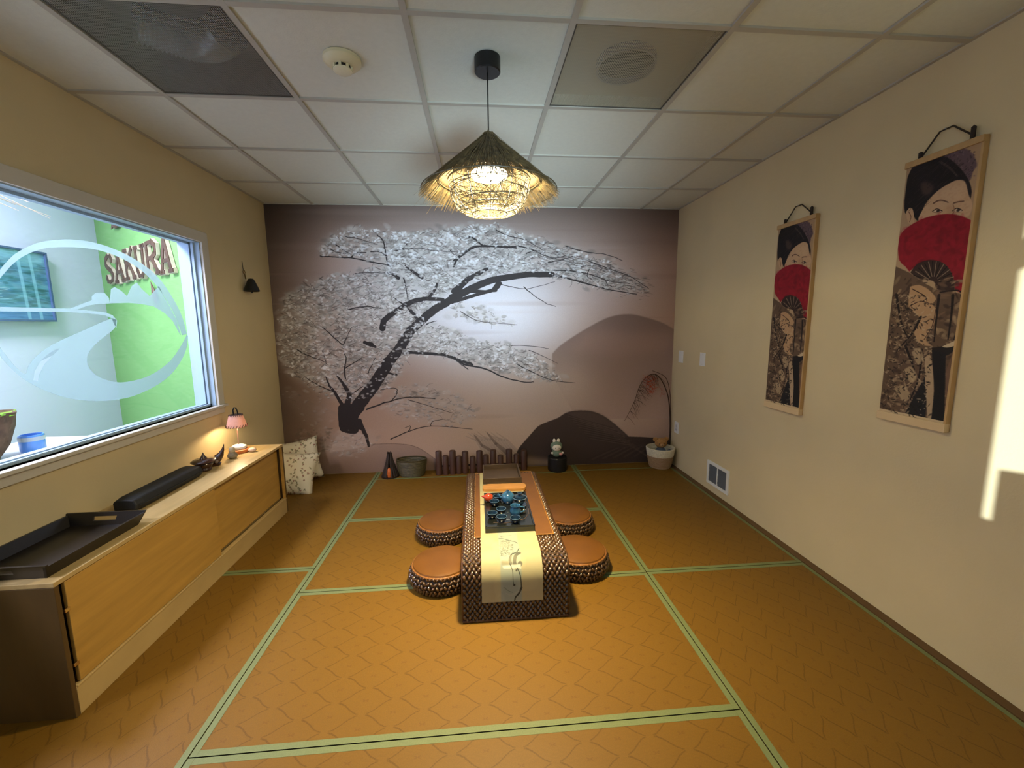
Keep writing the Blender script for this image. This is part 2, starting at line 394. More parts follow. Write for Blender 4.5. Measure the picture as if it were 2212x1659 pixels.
# ---------------------------------------------------------------- the interior window
t = MB()
for (y0, y1, z0, z1) in ((WY0 - .065, WY1 + .065, WZ1, WZ1 + .07), (WY1, WY1 + .065, WZ0, WZ1), (WY0 - .065, WY0, WZ0, WZ1)):
    t.box(XL, XL + .018, y0, y1, z0, z1)
win = struct('window_1', t, M_trim, label='wide interior window with a white frame and a frosted emblem', bevel=.003)
MB().box(XL, XL + .016, WY0 - .06, WY1 + .06, .822, WZ0 - .006).build('apron', M_trim, win, bevel=.003)
MB().box(XL - .06, XL + .035, WY0 - .075, WY1 + .08, WZ0 - .018, WZ0).build('stool', M_trim, win, bevel=.003)
M_jamb = mat('jamb_paint', (164, 190, 208), .5)
MB().box(xo, XL, WY1 - .006, WY1, WZ0, WZ1).box(xo, XL, WY0, WY0 + .006, WZ0, WZ1).box(xo, XL, WY0, WY1, WZ1 - .006, WZ1).box(xo, XL - .06, WY0, WY1, WZ0, WZ0 + .006).build('jamb', M_jamb, win)
gx = XL - .052
MB().box(gx - .012, gx - .004, WY1 - .024, WY1 - .006, WZ0, WZ1).box(gx - .012, gx - .004, WY0, WY1, WZ0, WZ0 + .018).box(gx - .012, gx - .004, WY0, WY1, WZ1 - .02, WZ1).box(gx + .004, gx + .02, WY1 - .02, WY1 - .006, WZ0, WZ1).box(gx + .004, gx + .02, WY0, WY1, WZ0, WZ0 + .014).build('glazing_stop', M_jamb, win)
def glass_mat():
    m = bpy.data.materials.new('clear_glass'); m.use_nodes = True; nt = m.node_tree; nt.nodes.remove(nt.nodes['Principled BSDF'])
    tr = nt.nodes.new('ShaderNodeBsdfTransparent'); tr.inputs[0].default_value = (.97, .975, .985, 1)
    gl = nt.nodes.new('ShaderNodeBsdfGlossy'); gl.inputs['Roughness'].default_value = .02
    lw = nt.nodes.new('ShaderNodeLayerWeight'); pw = nt.nodes.new('ShaderNodeMath'); pw.operation = 'POWER'; pw.inputs[1].default_value = 5
    fr = nt.nodes.new('ShaderNodeMath'); fr.operation = 'MULTIPLY_ADD'; fr.inputs[1].default_value = .5; fr.inputs[2].default_value = .03
    nt.links.new(lw.outputs['Facing'], pw.inputs[0]); nt.links.new(pw.outputs[0], fr.inputs[0])
    mx = nt.nodes.new('ShaderNodeMixShader'); nt.links.new(fr.outputs[0], mx.inputs[0]); nt.links.new(tr.outputs[0], mx.inputs[1]); nt.links.new(gl.outputs[0], mx.inputs[2])
    nt.links.new(mx.outputs[0], nt.nodes['Material Output'].inputs[0]); return m
MB().box(gx - .003, gx + .003, WY0, WY1, WZ0, WZ1).build('glass_pane', glass_mat(), win)
def frost_mat(tcol=(.30, .40, .37, 1), k=.6):
    m = bpy.data.materials.new('frosted_film'); m.use_nodes = True; nt = m.node_tree; nt.nodes.remove(nt.nodes['Principled BSDF'])
    tr = nt.nodes.new('ShaderNodeBsdfTransparent'); tl = nt.nodes.new('ShaderNodeBsdfTranslucent'); tl.inputs[0].default_value = tcol
    mx = nt.nodes.new('ShaderNodeMixShader'); mx.inputs[0].default_value = k
    nt.links.new(tr.outputs[0], mx.inputs[1]); nt.links.new(tl.outputs[0], mx.inputs[2]); nt.links.new(mx.outputs[0], nt.nodes['Material Output'].inputs[0]); return m
M_frost = frost_mat()
dx_ = gx + .0042
def zw(p): q = at(p[0] / 2.304, 340 + p[1] / 2.304, 'x', dx_); return (q[1], q[2])
decal = thing('window_emblem', 'frosted round emblem of a winding road and skyline stuck on the interior window', 'window decal', (dx_, 2.3, 1.48))
def film(name, pts):
    P = [zw(p) for p in pts]
    return MB().prism(P, lambda a, bq, d: (d, a - 2.3, bq - 1.48), 0, .0006).build(name, M_frost, decal, fix=False)
# circle measured on the glass: centre and radii of the ring
ringo = sp([(-430, 740), (-330, 560), (-170, 455), (0, 425), (120, 415), (230, 409), (330, 408), (430, 416), (530, 442), (640, 490), (740, 550), (820, 630), (880, 720), (925, 830)], 4)
ringi = sp([(-395, 745), (-300, 600), (-150, 510), (-60, 480), (60, 462), (160, 452), (250, 448), (340, 448), (430, 452), (520, 470), (630, 515), (720, 575), (800, 660), (855, 745), (905, 840)], 4)
ringo = sp([(-60, 640), (-10, 570), (60, 492), (130, 448), (200, 422), (300, 409), (400, 412), (500, 432), (600, 470), (700, 525), (790, 600), (860, 700), (905, 790), (930, 880)], 4)
ringi = sp([(-35, 650), (10, 590), (70, 525), (140, 480), (230, 452), (330, 447), (430, 452), (520, 470), (610, 505), (700, 560), (780, 640), (840, 730), (880, 810), (905, 885)], 4)
film('ring_film', [tuple(p) for p in ringo] + [tuple(p) for p in ringi[::-1]])
film('skyline_film', [(-30, 743), (310, 752), (352, 752), (375, 742), (420, 724), (455, 712), (456, 690), (476, 673), (520, 674), (542, 700), (545, 722), (552, 655), (570, 645), (600, 662), (632, 690), (655, 640), (680, 622), (705, 655), (745, 690), (790, 640), (815, 692), (842, 738), (880, 812), (900, 885), (890, 872), (860, 815), (820, 775), (765, 742), (700, 729), (640, 724), (560, 726), (480, 730), (430, 740), (385, 757), (460, 764), (520, 770), (560, 785), (582, 812), (578, 850), (555, 800), (520, 786), (440, 776), (350, 770), (-30, 766)])
road = sp([(578, 808), (570, 850), (520, 892), (470, 935), (440, 975), (432, 1010), (445, 1050), (480, 1085), (530, 1108), (600, 1120), (690, 1105), (770, 1072), (850, 1010), (905, 930), (930, 880)], 3) + \
       sp([(935, 890), (925, 960), (890, 1030), (840, 1090), (770, 1140), (680, 1182), (600, 1203), (500, 1213), (400, 1208), (300, 1188), (200, 1150), (120, 1105), (50, 1045), (-10, 975), (-60, 890)], 3) + \
       sp([(-30, 905), (30, 985), (80, 1045), (125, 1078), (140, 1040), (175, 995), (230, 950), (300, 912), (400, 868), (480, 832), (555, 800)], 3)
film('road_film', [tuple(p) for p in road])
M_lane = frost_mat((.95, 1, 1, 1), .55)
film('lane_mark', [(165, 1110), (172, 1065), (200, 1015), (250, 968), (296, 951), (262, 985), (220, 1030), (197, 1075), (188, 1113)]).data.materials[0] = M_lane

# ---------------------------------------------------------------- the bright room beyond
OX = -3.62; CY = 4.46
b = MB().box(OX - .1, OX, -1.13, CY + .1, -.02, 3.0)
struct('wall_far_left', b, M_oroom, label='white wall of the bright room beyond the window')
dC = Vector((OX, CY, 0)); dD = Vector((-2.02, 3.16, 0)); ed = (dD - dC).normalized(); nd = Vector((-ed.y, ed.x, 0))
if nd.dot(Vector((1, -1, 0))) > 0: nd = -nd       # nd points away from the viewer
b = MB(); b.obox((dC + dD) / 2 + nd * .02 - ed * .04 + Vector((0, 0, 1.49)), ed * ((dD - dC).length / 2 + .02), nd * .02, (0, 0, 1.51))
struct('wall_green', b, M_green, label='bright green accent wall of the room beyond the window')
struct('wall_far_front', MB().box(OX - .1, XL - WT, -1.2, -1.13, -.02, 3.0), M_oroom, label='end wall of the room beyond the window')
struct('wall_far_right', MB().box(XL - WT - .02, XL - WT, YF - .12, WY0 - .01, -.02, 3.0).box(XL - WT - .02, XL - WT, -1.13, YF - .12, -.02, 3.0).box(XL - WT - .02, XL - WT, WY0 - .01, WY1 + .05, -.02, WZ0 - .01).box(XL - WT - .02, XL - WT, WY0 - .01, WY1 + .05, WZ1 + .01, 3.0), M_oroom, label='white face of the partition in the room beyond')
struct('floor_far', MB().box(OX, XL - WT, -1.13, CY, -.06, -.02), mat('grey_tile', (150, 150, 150), .6), label='floor of the room beyond the window')
struct('ceiling_far', MB().box(OX, XL - WT, -1.13, CY, 3.0, 3.05), M_oroom, label='ceiling of the room beyond the window')
for k, (y, lb) in enumerate(((.4, 'square white ceiling light nearer the viewer in the room beyond'), (2.2, 'square white ceiling light above the twig lamp in the room beyond'))):
    t = thing('ceiling_light', lb, 'ceiling light', (-2.85, y, 2.99))
    MB().box(-.3, .3, -.3, .3, -.03, .01).build('frame', M_white, t)
    lamp('panel_light', 'AREA', (-2.85, y, 2.94), 104, (.85, .83, 1), .55)
# reception counter and the things on it
cnt = thing('counter', 'white counter top under the blue jar in the room beyond', 'counter', (-2.62, 2.2, 0))
MB().box(-.32, .32, -.75, .75, .69, .73).build('worktop', M_white, cnt, bevel=.004)
MB().box(-.28, .28, -.7, .7, 0, .69).build('body', M_oroom, cnt)
M_blue = mat('blue_glaze', (92, 158, 235), .25, coat=.4)
t = thing('jar', 'sky blue glazed jar with a pale band seen through the window', 'jar', (-2.62, 2.6, .73))
MB().lathe([(0, 0), (.05, 0), (.054, .012), (.054, .095), (.05, .1), (.046, .1), (.046, .012), (0, .012)], n=32).build('body', M_blue, t, smooth=True)
MB().lathe([(.0548, .066), (.0552, .068), (.0552, .088), (.0548, .09)], n=32, closed=True).build('pale_band', mat('pale_glaze', (190, 205, 205), .3), t, smooth=True)
t = thing('planter', 'brown bark planter with lime green leaves at the left edge of the window', 'planter', (-2.68, 2.40, .73))
bm_ = MB(); prof = [(0, 0), (.06, 0), (.1, .08), (.13, .18), (.15, .26), (.135, .262), (.11, .18), (0, .17)]
bm_.lathe(prof, n=28)
bm_.v = [(x * (1 + .09 * math.sin(7 * math.atan2(y, x) + z * 40)), y * (1 + .08 * math.cos(5 * math.atan2(y, x) + z * 50)), z) for x, y, z in bm_.v]
bm_.build('bark_pot', mat('bark', (98, 76, 54), .9, var=.5, scale=30, bump=.8, bscale=60), t, smooth=True)
for k in range(16):
    a = k * 2.4; q = MB(); M_leaf = bpy.data.materials.get('lime_leaf') or mat('lime_leaf', (122, 186, 32), .5, var=.2)
    base = Vector((.05 * math.cos(a), .05 * math.sin(a), .2 + .02 * (k % 3))); d = Vector((math.cos(a), math.sin(a), .35 - .3 * (k % 3 - 1)))
    q.ball(base + d * .06, .045, .028, .008, 10, 6, M=d.to_track_quat('X', 'Z').to_matrix()); q.build('leaf', M_leaf, t, smooth=True)

# framed picture on the far wall
pcv = Canvas(300, 420, (86, 140, 160))
for k in range(900):
    x, y = rnd.uniform(0, 300), rnd.uniform(0, 420); d = abs(y - 210) / 210
    c = [(30, 70, 70), (50, 104, 100), (110, 170, 185), (60, 110, 140)][rnd.randrange(4)]
    pcv.blob(x, y, rnd.uniform(6, 24), rnd.uniform(3, 9), rnd.uniform(-.3, .3), c, .35)
pcv.poly([(0, 0), (300, 0), (300, 70), (0, 90)], (150, 205, 215), .55, 8); pcv.poly([(0, 350), (300, 350), (300, 420), (0, 420)], (64, 110, 180), .5, 6)
for x in (30, 90, 232, 262): pcv.stroke([(x, 0), (x + 8, 420)], 8, 8, (150, 205, 222), .6)  # pale bars and slats: window reflections painted into the picture
for k in range(14): pcv.stroke([(130 + rnd.uniform(-25, 30), 200 + k * 9), (160 + rnd.uniform(-10, 45), 201 + k * 9)], 3, 2, (210, 235, 235), .6)
pic = thing('framed_picture', 'large teal picture in a deep frame on the white wall beyond the window', 'picture', (OX, 3.4, 1.79))
o = MB().box(.05, .06, -.46, .46, -.27, .265).build('print', img_mat('teal_print', pcv, rough=.08, spec=.8), pic)
set_uv(o, lambda c, n: ((c.y + .46) / .92, (c.z + .27) / .54))
M_bf = mat('blue_grey_frame', (70, 96, 130), .3)
MB().box(.0, .075, -.475, -.46, -.285, .28).box(0, .075, .46, .475, -.285, .28).box(0, .075, -.46, .46, .265, .28).box(0, .075, -.46, .46, -.285, -.27).build('frame', M_bf, pic)
MB().box(0.002, .05, -.46, .46, -.27, .265).build('backing_box', mat('brown_backing', (90, 70, 50), .7), pic)
# twig chandelier
tw = thing('twig_lamp', 'hanging lamp of pale twigs at the top left of the interior window', 'lamp', (-2.7, 2.5, 2.24))
MB().tube([(0, 0, 0), (0, 0, .76)], .003, 6).build('cord', M_black, tw)
q = MB()
for k in range(54):
    a = rnd.uniform(0, 2 * PI); c = Vector((rnd.uniform(-.06, .06), rnd.uniform(-.06, .06), rnd.uniform(-.05, .05))); d = Vector((math.cos(a), math.sin(a), rnd.uniform(-.5, .35))).normalized() * rnd.uniform(.22, .36)
    q.tube([c - d * .5, c + d * .2 + Vector((0, 0, .01)), c + d], [.0032, .003, .0012], 5)
o = q.build('twigs', mat('pale_twig', (196, 180, 148), .7), tw); o['kind'] = 'stuff'
MB().ball((0, 0, 0), .035).build('bulb', mat('warm_bulb', (255, 222, 160), .5, emit=4), tw, smooth=True)

# carved wooden letters on the green wall
def on_green(s, z, d): p = dC + ed * s - nd * d; return (p.x, p.y, z)
M_lf = mat('carved_brown_wood', (92, 66, 46), .5, var=.4, scale=20, stretch=(1, 1, .3)); M_ls = mat('pale_wood_edge', (206, 196, 170), .5, var=.2, scale=20)
LET = {
 'S': [[(.95, .80), (.80, .97), (.45, 1), (.15, .88), (.1, .68), (.35, .55), (.7, .42), (.9, .25), (.75, .06), (.45, 0), (.15, .05), (.03, .22)]],
 'A': [[(.5, 1), (.12, 0)], [(.5, 1), (.88, 0)], [(.27, .34), (.73, .34)], [(0, 0), (.3, 0)], [(.7, 0), (1, 0)]],
 'K': [[(.15, 0), (.15, 1)], [(.85, 1), (.2, .42)], [(.4, .58), (.9, 0)], [(0, 1), (.32, 1)], [(0, 0), (.32, 0)], [(.72, 0), (1, 0)]],
 'U': [[(.15, 1), (.15, .25), (.3, .04), (.6, .02), (.8, .2), (.85, 1)], [(0, 1), (.32, 1)], [(.68, 1), (1, 1)]],
 'R': [[(.15, 0), (.15, 1), (.6, 1), (.85, .85), (.82, .62), (.55, .5), (.2, .5)], [(.5, .5), (.9, 0)], [(0, 0), (.32, 0)], [(.75, 0), (1, 0)]]}
spans = [('S', .29, .52), ('A', .55, .83), ('K', .86, 1.12), ('U', 1.14, 1.38), ('R', 1.40, 1.66), ('A', 1.69, 1.93)]
sign = thing('letter_sign', 'carved brown wooden letters reading SAKURA on the green wall', 'sign', on_green(1.1, 1.97, 0))
off = Vector(on_green(1.1, 1.97, 0))
for i, (L, s0, s1) in enumerate(spans):
    zb = 1.862 + rnd.uniform(-.006, .006) - .012 * i / 5; h = .228
    fr, sd = MB(), MB()
    for st in LET[L]:
        for (a0, b0), (a1, b1) in zip(st, st[1:]):
            A = Vector((s0 + (s1 - s0) * a0, zb + h * b0)); B = Vector((s0 + (s1 - s0) * a1, zb + h * b1)); dd = (B - A).normalized() if (B - A).length else Vector((1, 0)); w = .021 if abs(dd.y) > .3 else .014
            c = (A + B) / 2; hl = (B - A).length / 2 + .008
            def P(sx, z, d): return Vector(on_green(sx, z, d)) - off
            for mb, e, d0, d1 in ((sd, .004, .004, .026), (fr, 0, .026, .032)):
                ax = (P(c.x + dd.x, c.y + dd.y, 0) - P(c.x, c.y, 0)) * (hl + e); ay = (P(c.x - dd.y, c.y + dd.x, 0) - P(c.x, c.y, 0)) * (w + e); az = (P(c.x, c.y, d1) - P(c.x, c.y, d0)) / 2
                mb.obox(P(c.x, c.y, (d0 + d1) / 2), ax, ay, az)
    lt = sd.build('letter', M_ls, sign, fix=False); fr.build('letter_face', M_lf, lt, fix=False)
def birdie(s, z, sc, label, ang=0):
    t = thing('wooden_bird', label, 'wall ornament', on_green(s, z, .02))
    m = mat('carved_bird_wood', (104, 78, 62), .5, var=.3); Mx = Matrix.Rotation(math.atan2(ed.y, ed.x), 3, 'Z') @ Matrix.Rotation(ang, 3, 'Y')
    MB().ball((0, 0, 0), .085 * sc, .014, .03 * sc, 14, 8, M=Mx).build('body', m, t, smooth=True)
    for sg in (1, -1):
        a, b_ = Mx @ Vector((sg * .06 * sc, 0, .0)), Mx @ Vector((sg * .14 * sc, 0, .02 * sg * sc)); MB().tube([a, b_], [.014 * sc, .001], 6).build('tail' if sg > 0 else 'beak', m, t)
birdie(.74, 2.325, 1.1, 'small carved bird near the top of the green wall')
birdie(1.46, 1.70, .8, 'small carved bird on the green wall under the letters', 1.3)

# ---------------------------------------------------------------- the mural
PPM = 466; MW, MH = int((XR - XL) * PPM), int(ZC * PPM)
def mp(u, v): q = at(u, v, 'y', YB); return ((q[0] - XL) * PPM, (ZC - q[2]) * PPM)
def z2(x, y): return mp(560 + x / 2.633, 430 + y / 2.633)
def z3(x, y): return mp(980 + x / 2.634, 430 + y / 2.634)
def z8(x, y): return mp(680 + x / 5.027, 430 + y / 5.027)
mu = Canvas(MW, MH, (172, 138, 118))
yy, xx = np.mgrid[0:MH, 0:MW].astype(np.float32)
def glow(u, v, ru, rv, col, a):
    cx, cy = mp(u, v); d = ((xx - cx) / (ru * PPM)) ** 2 + ((yy - cy) / (rv * PPM)) ** 2
    m = (np.exp(-d) * a)[..., None]; mu.a[:] = mu.a * (1 - m) + m * np.array(col, np.float32) / 255
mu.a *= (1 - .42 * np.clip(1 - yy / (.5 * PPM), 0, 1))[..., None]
mu.a *= (1 - .40 * np.clip(1 - xx / (.55 * PPM), 0, 1))[..., None]  # left edge darker: print tone plus room shade put into the colour
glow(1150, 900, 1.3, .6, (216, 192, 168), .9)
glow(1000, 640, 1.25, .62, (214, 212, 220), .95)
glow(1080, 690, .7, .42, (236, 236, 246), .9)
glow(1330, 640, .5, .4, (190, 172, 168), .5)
rs = np.random.RandomState(5)
for _ in range(60):
    y = rs.uniform(0, MH); x = rs.uniform(0, MW); mu.blob(x, y, rs.uniform(100, 400), rs.uniform(4, 18), 0, (200, 180, 175) if rs.rand() < .5 else (120, 92, 82), .10, 1)
# far hill with a soft foot
hill = [z3(*p) for p in sp([(560, 880), (600, 838), (660, 795), (740, 745), (840, 690), (920, 662), (1010, 655), (1100, 675), (1190, 705), (1260, 745)])] + [z3(1262, 1250), z3(700, 1250), z3(560, 1000)]
mu.poly(hill, (126, 104, 96), .95, 2, col2=(186, 156, 138))
mu.poly([z3(740, 760), z3(840, 735), z3(1000, 765), z3(1260, 760), z3(1262, 860), z3(900, 900), z3(650, 860)], (176, 142, 128), .45, 22)
glow(1400, 980, .5, .3, (176, 146, 128), .5)
glow(1225, 850, .32, .3, (204, 182, 162), .9)
# pale mound (left) and slope (middle)
mu.poly([z2(*p) for p in sp([(120, 1400), (300, 1420), (420, 1420), (560, 1400), (650, 1393), (800, 1392), (900, 1412), (1000, 1478), (1080, 1560)])] + [z2(1090, 1700), z2(60, 1700)], (166, 138, 122), .95, 1, col2=(136, 110, 96))
mu.stroke([z2(*p) for p in sp([(420, 1420), (560, 1400), (650, 1393), (800, 1392), (900, 1412), (1000, 1478), (1080, 1560)])], 3, 3, (112, 90, 78), .7)
mu.poly([z2(*p) for p in sp([(400, 1440), (440, 1350), (490, 1325), (540, 1318), (590, 1340), (640, 1390)])] + [z2(600, 1410)], (186, 160, 146), .9, 2)
for k in range(24):
    x = 60 + k * 8; mu.stroke([z3(x, 1330 + rs.uniform(-10, 20)), z3(x + 60, 1370), z3(x + 110 + k, 1450)], 3, 16, (120, 102, 92) if k % 2 else (190, 178, 166), .22)
mu.stroke([z3(120, 1345), z3(160, 1400), z3(230, 1440)], 8, 16, (112, 94, 84), .6); mu.stroke([z3(190, 1330), z3(240, 1390), z3(300, 1440)], 6, 22, (90, 76, 68), .45)
# dark rocks
rock = [z3(*p) for p in sp([(350, 1470), (368, 1420), (400, 1380), (440, 1335), (480, 1292), (530, 1268), (590, 1245), (640, 1215), (700, 1203), (780, 1206), (850, 1232), (910, 1275), (960, 1318), (995, 1350)])]
mu.poly(rock + [z3(*p) for p in [(1060, 1352), (1150, 1358), (1270, 1372), (1270, 1485), (1100, 1495), (860, 1510), (640, 1535), (430, 1545), (400, 1545)]], (76, 62, 56), .98, 1, col2=(58, 46, 42))
mu.poly([z3(*p) for p in [(640, 1215), (700, 1205), (780, 1207), (850, 1233), (910, 1276), (990, 1350), (900, 1340), (780, 1290), (700, 1250)]], (98, 82, 74), .7, 6)
for k in range(18): mu.stroke([z3(640 + k * 8, 1225 + k * 8), z3(760 + k * 14, 1262 + k * 8), z3(900 + k * 14, 1300 + k * 11)], 3, 8, (116, 98, 88) if k % 2 else (48, 38, 34), .32)
for k in range(14): mu.stroke([z3(760 + k * 30, 1480 - k * 2), z3(900 + k * 24, 1420 - k * 2), z3(1100 + k * 14, 1385 + k)], 9, 4, (92, 76, 70) if k % 2 else (54, 43, 40), .35)
mu.poly([z3(*p) for p in [(385, 1460), (640, 1490), (640, 1600), (360, 1600)]], (150, 126, 104), .8, 10)
# blossom clouds: soft mist, then petals
CL = [
 ([(610, 645), (650, 618), (700, 600), (790, 585), (870, 560), (960, 575), (985, 610), (940, 660), (895, 720), (875, 780), (845, 830), (800, 860), (740, 865), (690, 850), (620, 805), (600, 740)], 3000, 1.0),
 ([(685, 550), (700, 515), (750, 492), (830, 497), (890, 505), (900, 545), (880, 575), (850, 592), (790, 560), (720, 552)], 420, .8),
 ([(850, 520), (900, 505), (990, 490), (1060, 485), (1130, 505), (1230, 535), (1310, 565), (1360, 595), (1400, 628), (1330, 630), (1250, 610), (1170, 592), (1090, 588), (1010, 605), (950, 632), (880, 600), (840, 560)], 2100, .95),
 ([(880, 690), (930, 700), (985, 715), (1010, 735), (1090, 742), (1150, 762), (1195, 800), (1220, 822), (1150, 820), (1080, 800), (1000, 780), (940, 765), (880, 765)], 900, .95),
 ([(850, 840), (920, 828), (975, 850), (1020, 880), (1025, 905), (950, 920), (880, 905), (830, 880)], 260, .6),
 ([(990, 655), (1040, 662), (1085, 685), (1112, 704), (1060, 700), (1010, 685), (960, 680)], 120, .8),
 ([(600, 840), (680, 850), (720, 880), (700, 940), (650, 900)], 40, .3),
 ([(700, 950), (760, 925), (820, 950), (760, 985), (690, 975)], 90, .5)]
def pick(pl):
    xs_ = [p[0] for p in pl]; ys_ = [p[1] for p in pl]
    while True:
        x, y = rs.uniform(min(xs_), max(xs_)), rs.uniform(min(ys_), max(ys_))
        if inside(pl, x, y): return x, y
for pl, n, a in CL: mu.poly([mp(*p) for p in sp(pl + [pl[0]], 4)], (196, 190, 186), .42 * a, 16)
def branches(lst, f, col=(46, 38, 38), al=1):
    for w0, w1, *pts in lst:
        P = [f(*p) for p in sp(pts, 5)]; P = [(x + rs.normal(0, .7), y + rs.normal(0, .7)) for x, y in P]; kw = 1.35 if w0 >= 10 else 1; mu.stroke(P, w0 * kw, w1 * kw, col, al)
def petals(frac, dark):
    for pl, n, a in CL:
        for _ in range(int(n * frac)):
            u, v = pick(pl); x, y = mp(u + rs.normal(0, 4), v + rs.normal(0, 3.5)); r = rs.uniform(3.5, 7) * (1.7 if rs.rand() < .3 else 1); an = rs.normal(0, .45)
            dk = dark + (.30 if u > 1150 and v < 640 else 0)
            if rs.rand() < dk: mu.blob(x, y, r * 1.5, r * .32, an, (84, 74, 72), .6 * a, 1.3)
            else:
                if rs.rand() < .6: mu.blob(x + 1.2, y + 1.8, r * 1.02, r * .62, an, (112, 102, 98), .6 * a)
                g = rs.uniform(176, 244); mu.blob(x, y, r, r * .55, an, (g, g - 3, g - 6), .72 * a, 1.2)
for pl, n, a in CL:              # soft puffs first: irregular cloud edges
    for _ in range(int(n * .32)):
        u, v = pick(pl); x, y = mp(u + rs.normal(0, 7), v + rs.normal(0, 6)); r = rs.uniform(9, 26)
        g = rs.uniform(168, 232) if rs.rand() < .68 else rs.uniform(96, 130); mu.blob(x, y, r, r * .5, rs.normal(0, .4), (g, g - 4, g - 8), .34 * a, 1)
petals(.5, .15)
mu.poly([z2(*p) for p in sp([(466, 1190), (470, 1250), (460, 1312), (510, 1328), (548, 1308), (580, 1314), (602, 1345), (612, 1330), (585, 1290), (556, 1250), (600, 1190), (560, 1180)])], (46, 38, 38))
TR = [(34, 30, (480, 1190), (478, 1250), (490, 1300), (540, 1310)), (40, 30, (500, 1190), (505, 1250), (520, 1300)),
      (44, 36, (500, 1290), (545, 1200), (600, 1125), (650, 1060), (690, 1000), (735, 930)), (34, 24, (735, 930), (790, 860), (830, 800), (865, 745), (920, 695), (975, 645), (1060, 590)),
      (24, 16, (1060, 590), (1130, 548), (1211, 515)), (16, 8, (570, 1260), (590, 1310), (610, 1350), (623, 1402)), (20, 14, (700, 735), (712, 690), (760, 650), (830, 605)), (16, 11, (830, 605), (880, 580), (950, 568), (1045, 572)),
      (12, 8, (845, 612), (875, 650), (908, 692)), (22, 4, (485, 1200), (512, 1120), (480, 1055), (440, 1000)), (12, 3, (478, 1180), (430, 1100), (400, 1060), (380, 1010)), (5, 2, (425, 1095), (340, 1060), (265, 1015)),
      (6, 2, (512, 1120), (560, 1085), (592, 1062)), (7, 3, (490, 1020), (485, 960), (495, 910), (480, 865)), (5, 2, (488, 962), (540, 930), (582, 902)), (5, 3, (480, 835), (430, 790), (360, 728)), (4, 2, (478, 830), (500, 780), (525, 730)),
      (5, 2, (215, 855), (270, 885), (370, 925)), (4, 2, (360, 860), (370, 890), (382, 940)), (7, 3, (610, 1195), (740, 1150), (860, 1125), (1000, 1135)), (3, 1.5, (850, 1142), (930, 1165), (1100, 1215)), (4, 2, (750, 1150), (780, 1110), (775, 1075), (690, 1085)),
      (5, 2, (750, 1365), (850, 1320), (980, 1290), (1211, 1308)), (3, 1.5, (975, 1290), (990, 1262), (1060, 1250)), (3, 1.5, (850, 1320), (860, 1290), (830, 1300)), (10, 8, (810, 870), (900, 874), (1040, 884), (1130, 914), (1211, 940)), (4, 2, (1110, 905), (1150, 940), (1190, 970)),
      (5, 2, (950, 712), (980, 700), (1008, 692)), (4, 2, (618, 990), (640, 945), (660, 905)), (3, 1.5, (500, 632), (560, 615), (640, 622)), (12, 8, (640, 825), (600, 815), (660, 840)), (8, 5, (780, 1000), (700, 980), (660, 1000))]
branches(TR, z2)
T3 = [(24, 17, (-10, 575), (60, 530), (160, 482), (250, 455), (330, 442), (430, 430), (560, 430)), (16, 9, (0, 525), (50, 480), (110, 440), (150, 425)), (8, 3, (560, 428), (650, 452), (760, 482), (870, 512), (1040, 540)), (5, 2, (570, 405), (680, 410), (780, 430), (900, 470), (1000, 480)),
      (12, 9, (0, 582), (60, 566), (130, 545), (200, 525), (240, 520)), (11, 5, (265, 480), (250, 505), (235, 522)), (7, 4, (85, 215), (120, 225), (160, 262)), (8, 5, (0, 350), (40, 320), (95, 280), (160, 266), (260, 270), (370, 268)), (5, 2, (370, 268), (450, 290), (560, 335), (660, 318)),
      (4, 2, (410, 312), (450, 295), (490, 292)), (4, 2, (230, 170), (300, 205), (420, 240), (520, 300)), (4, 2, (540, 360), (620, 345), (700, 315)), (4, 1.5, (400, 500), (440, 535), (520, 590), (580, 610)), (3, 1.5, (270, 485), (330, 500), (420, 510), (575, 470)),
      (3, 1.5, (40, 640), (130, 690), (240, 705), (360, 716)), (9, 3, (0, 900), (60, 940), (180, 965), (290, 1015), (400, 1040), (455, 1040)), (4, 2, (360, 940), (450, 985), (560, 1030), (690, 1045)), (3, 1, (430, 860), (500, 890), (590, 935)), (4, 2, (20, 905), (50, 940), (80, 968)), (3, 1.5, (300, 830), (420, 835), (540, 850)),
      (4, 2, (640, 270), (740, 300), (860, 315), (960, 350)), (4, 2, (760, 350), (880, 395), (1000, 440), (1110, 510)), (3, 1.5, (700, 390), (800, 380), (900, 410)), (3, 1.5, (860, 460), (880, 490), (920, 500)), (4, 2, (770, 400), (760, 440), (790, 460))]
branches(T3, z3)
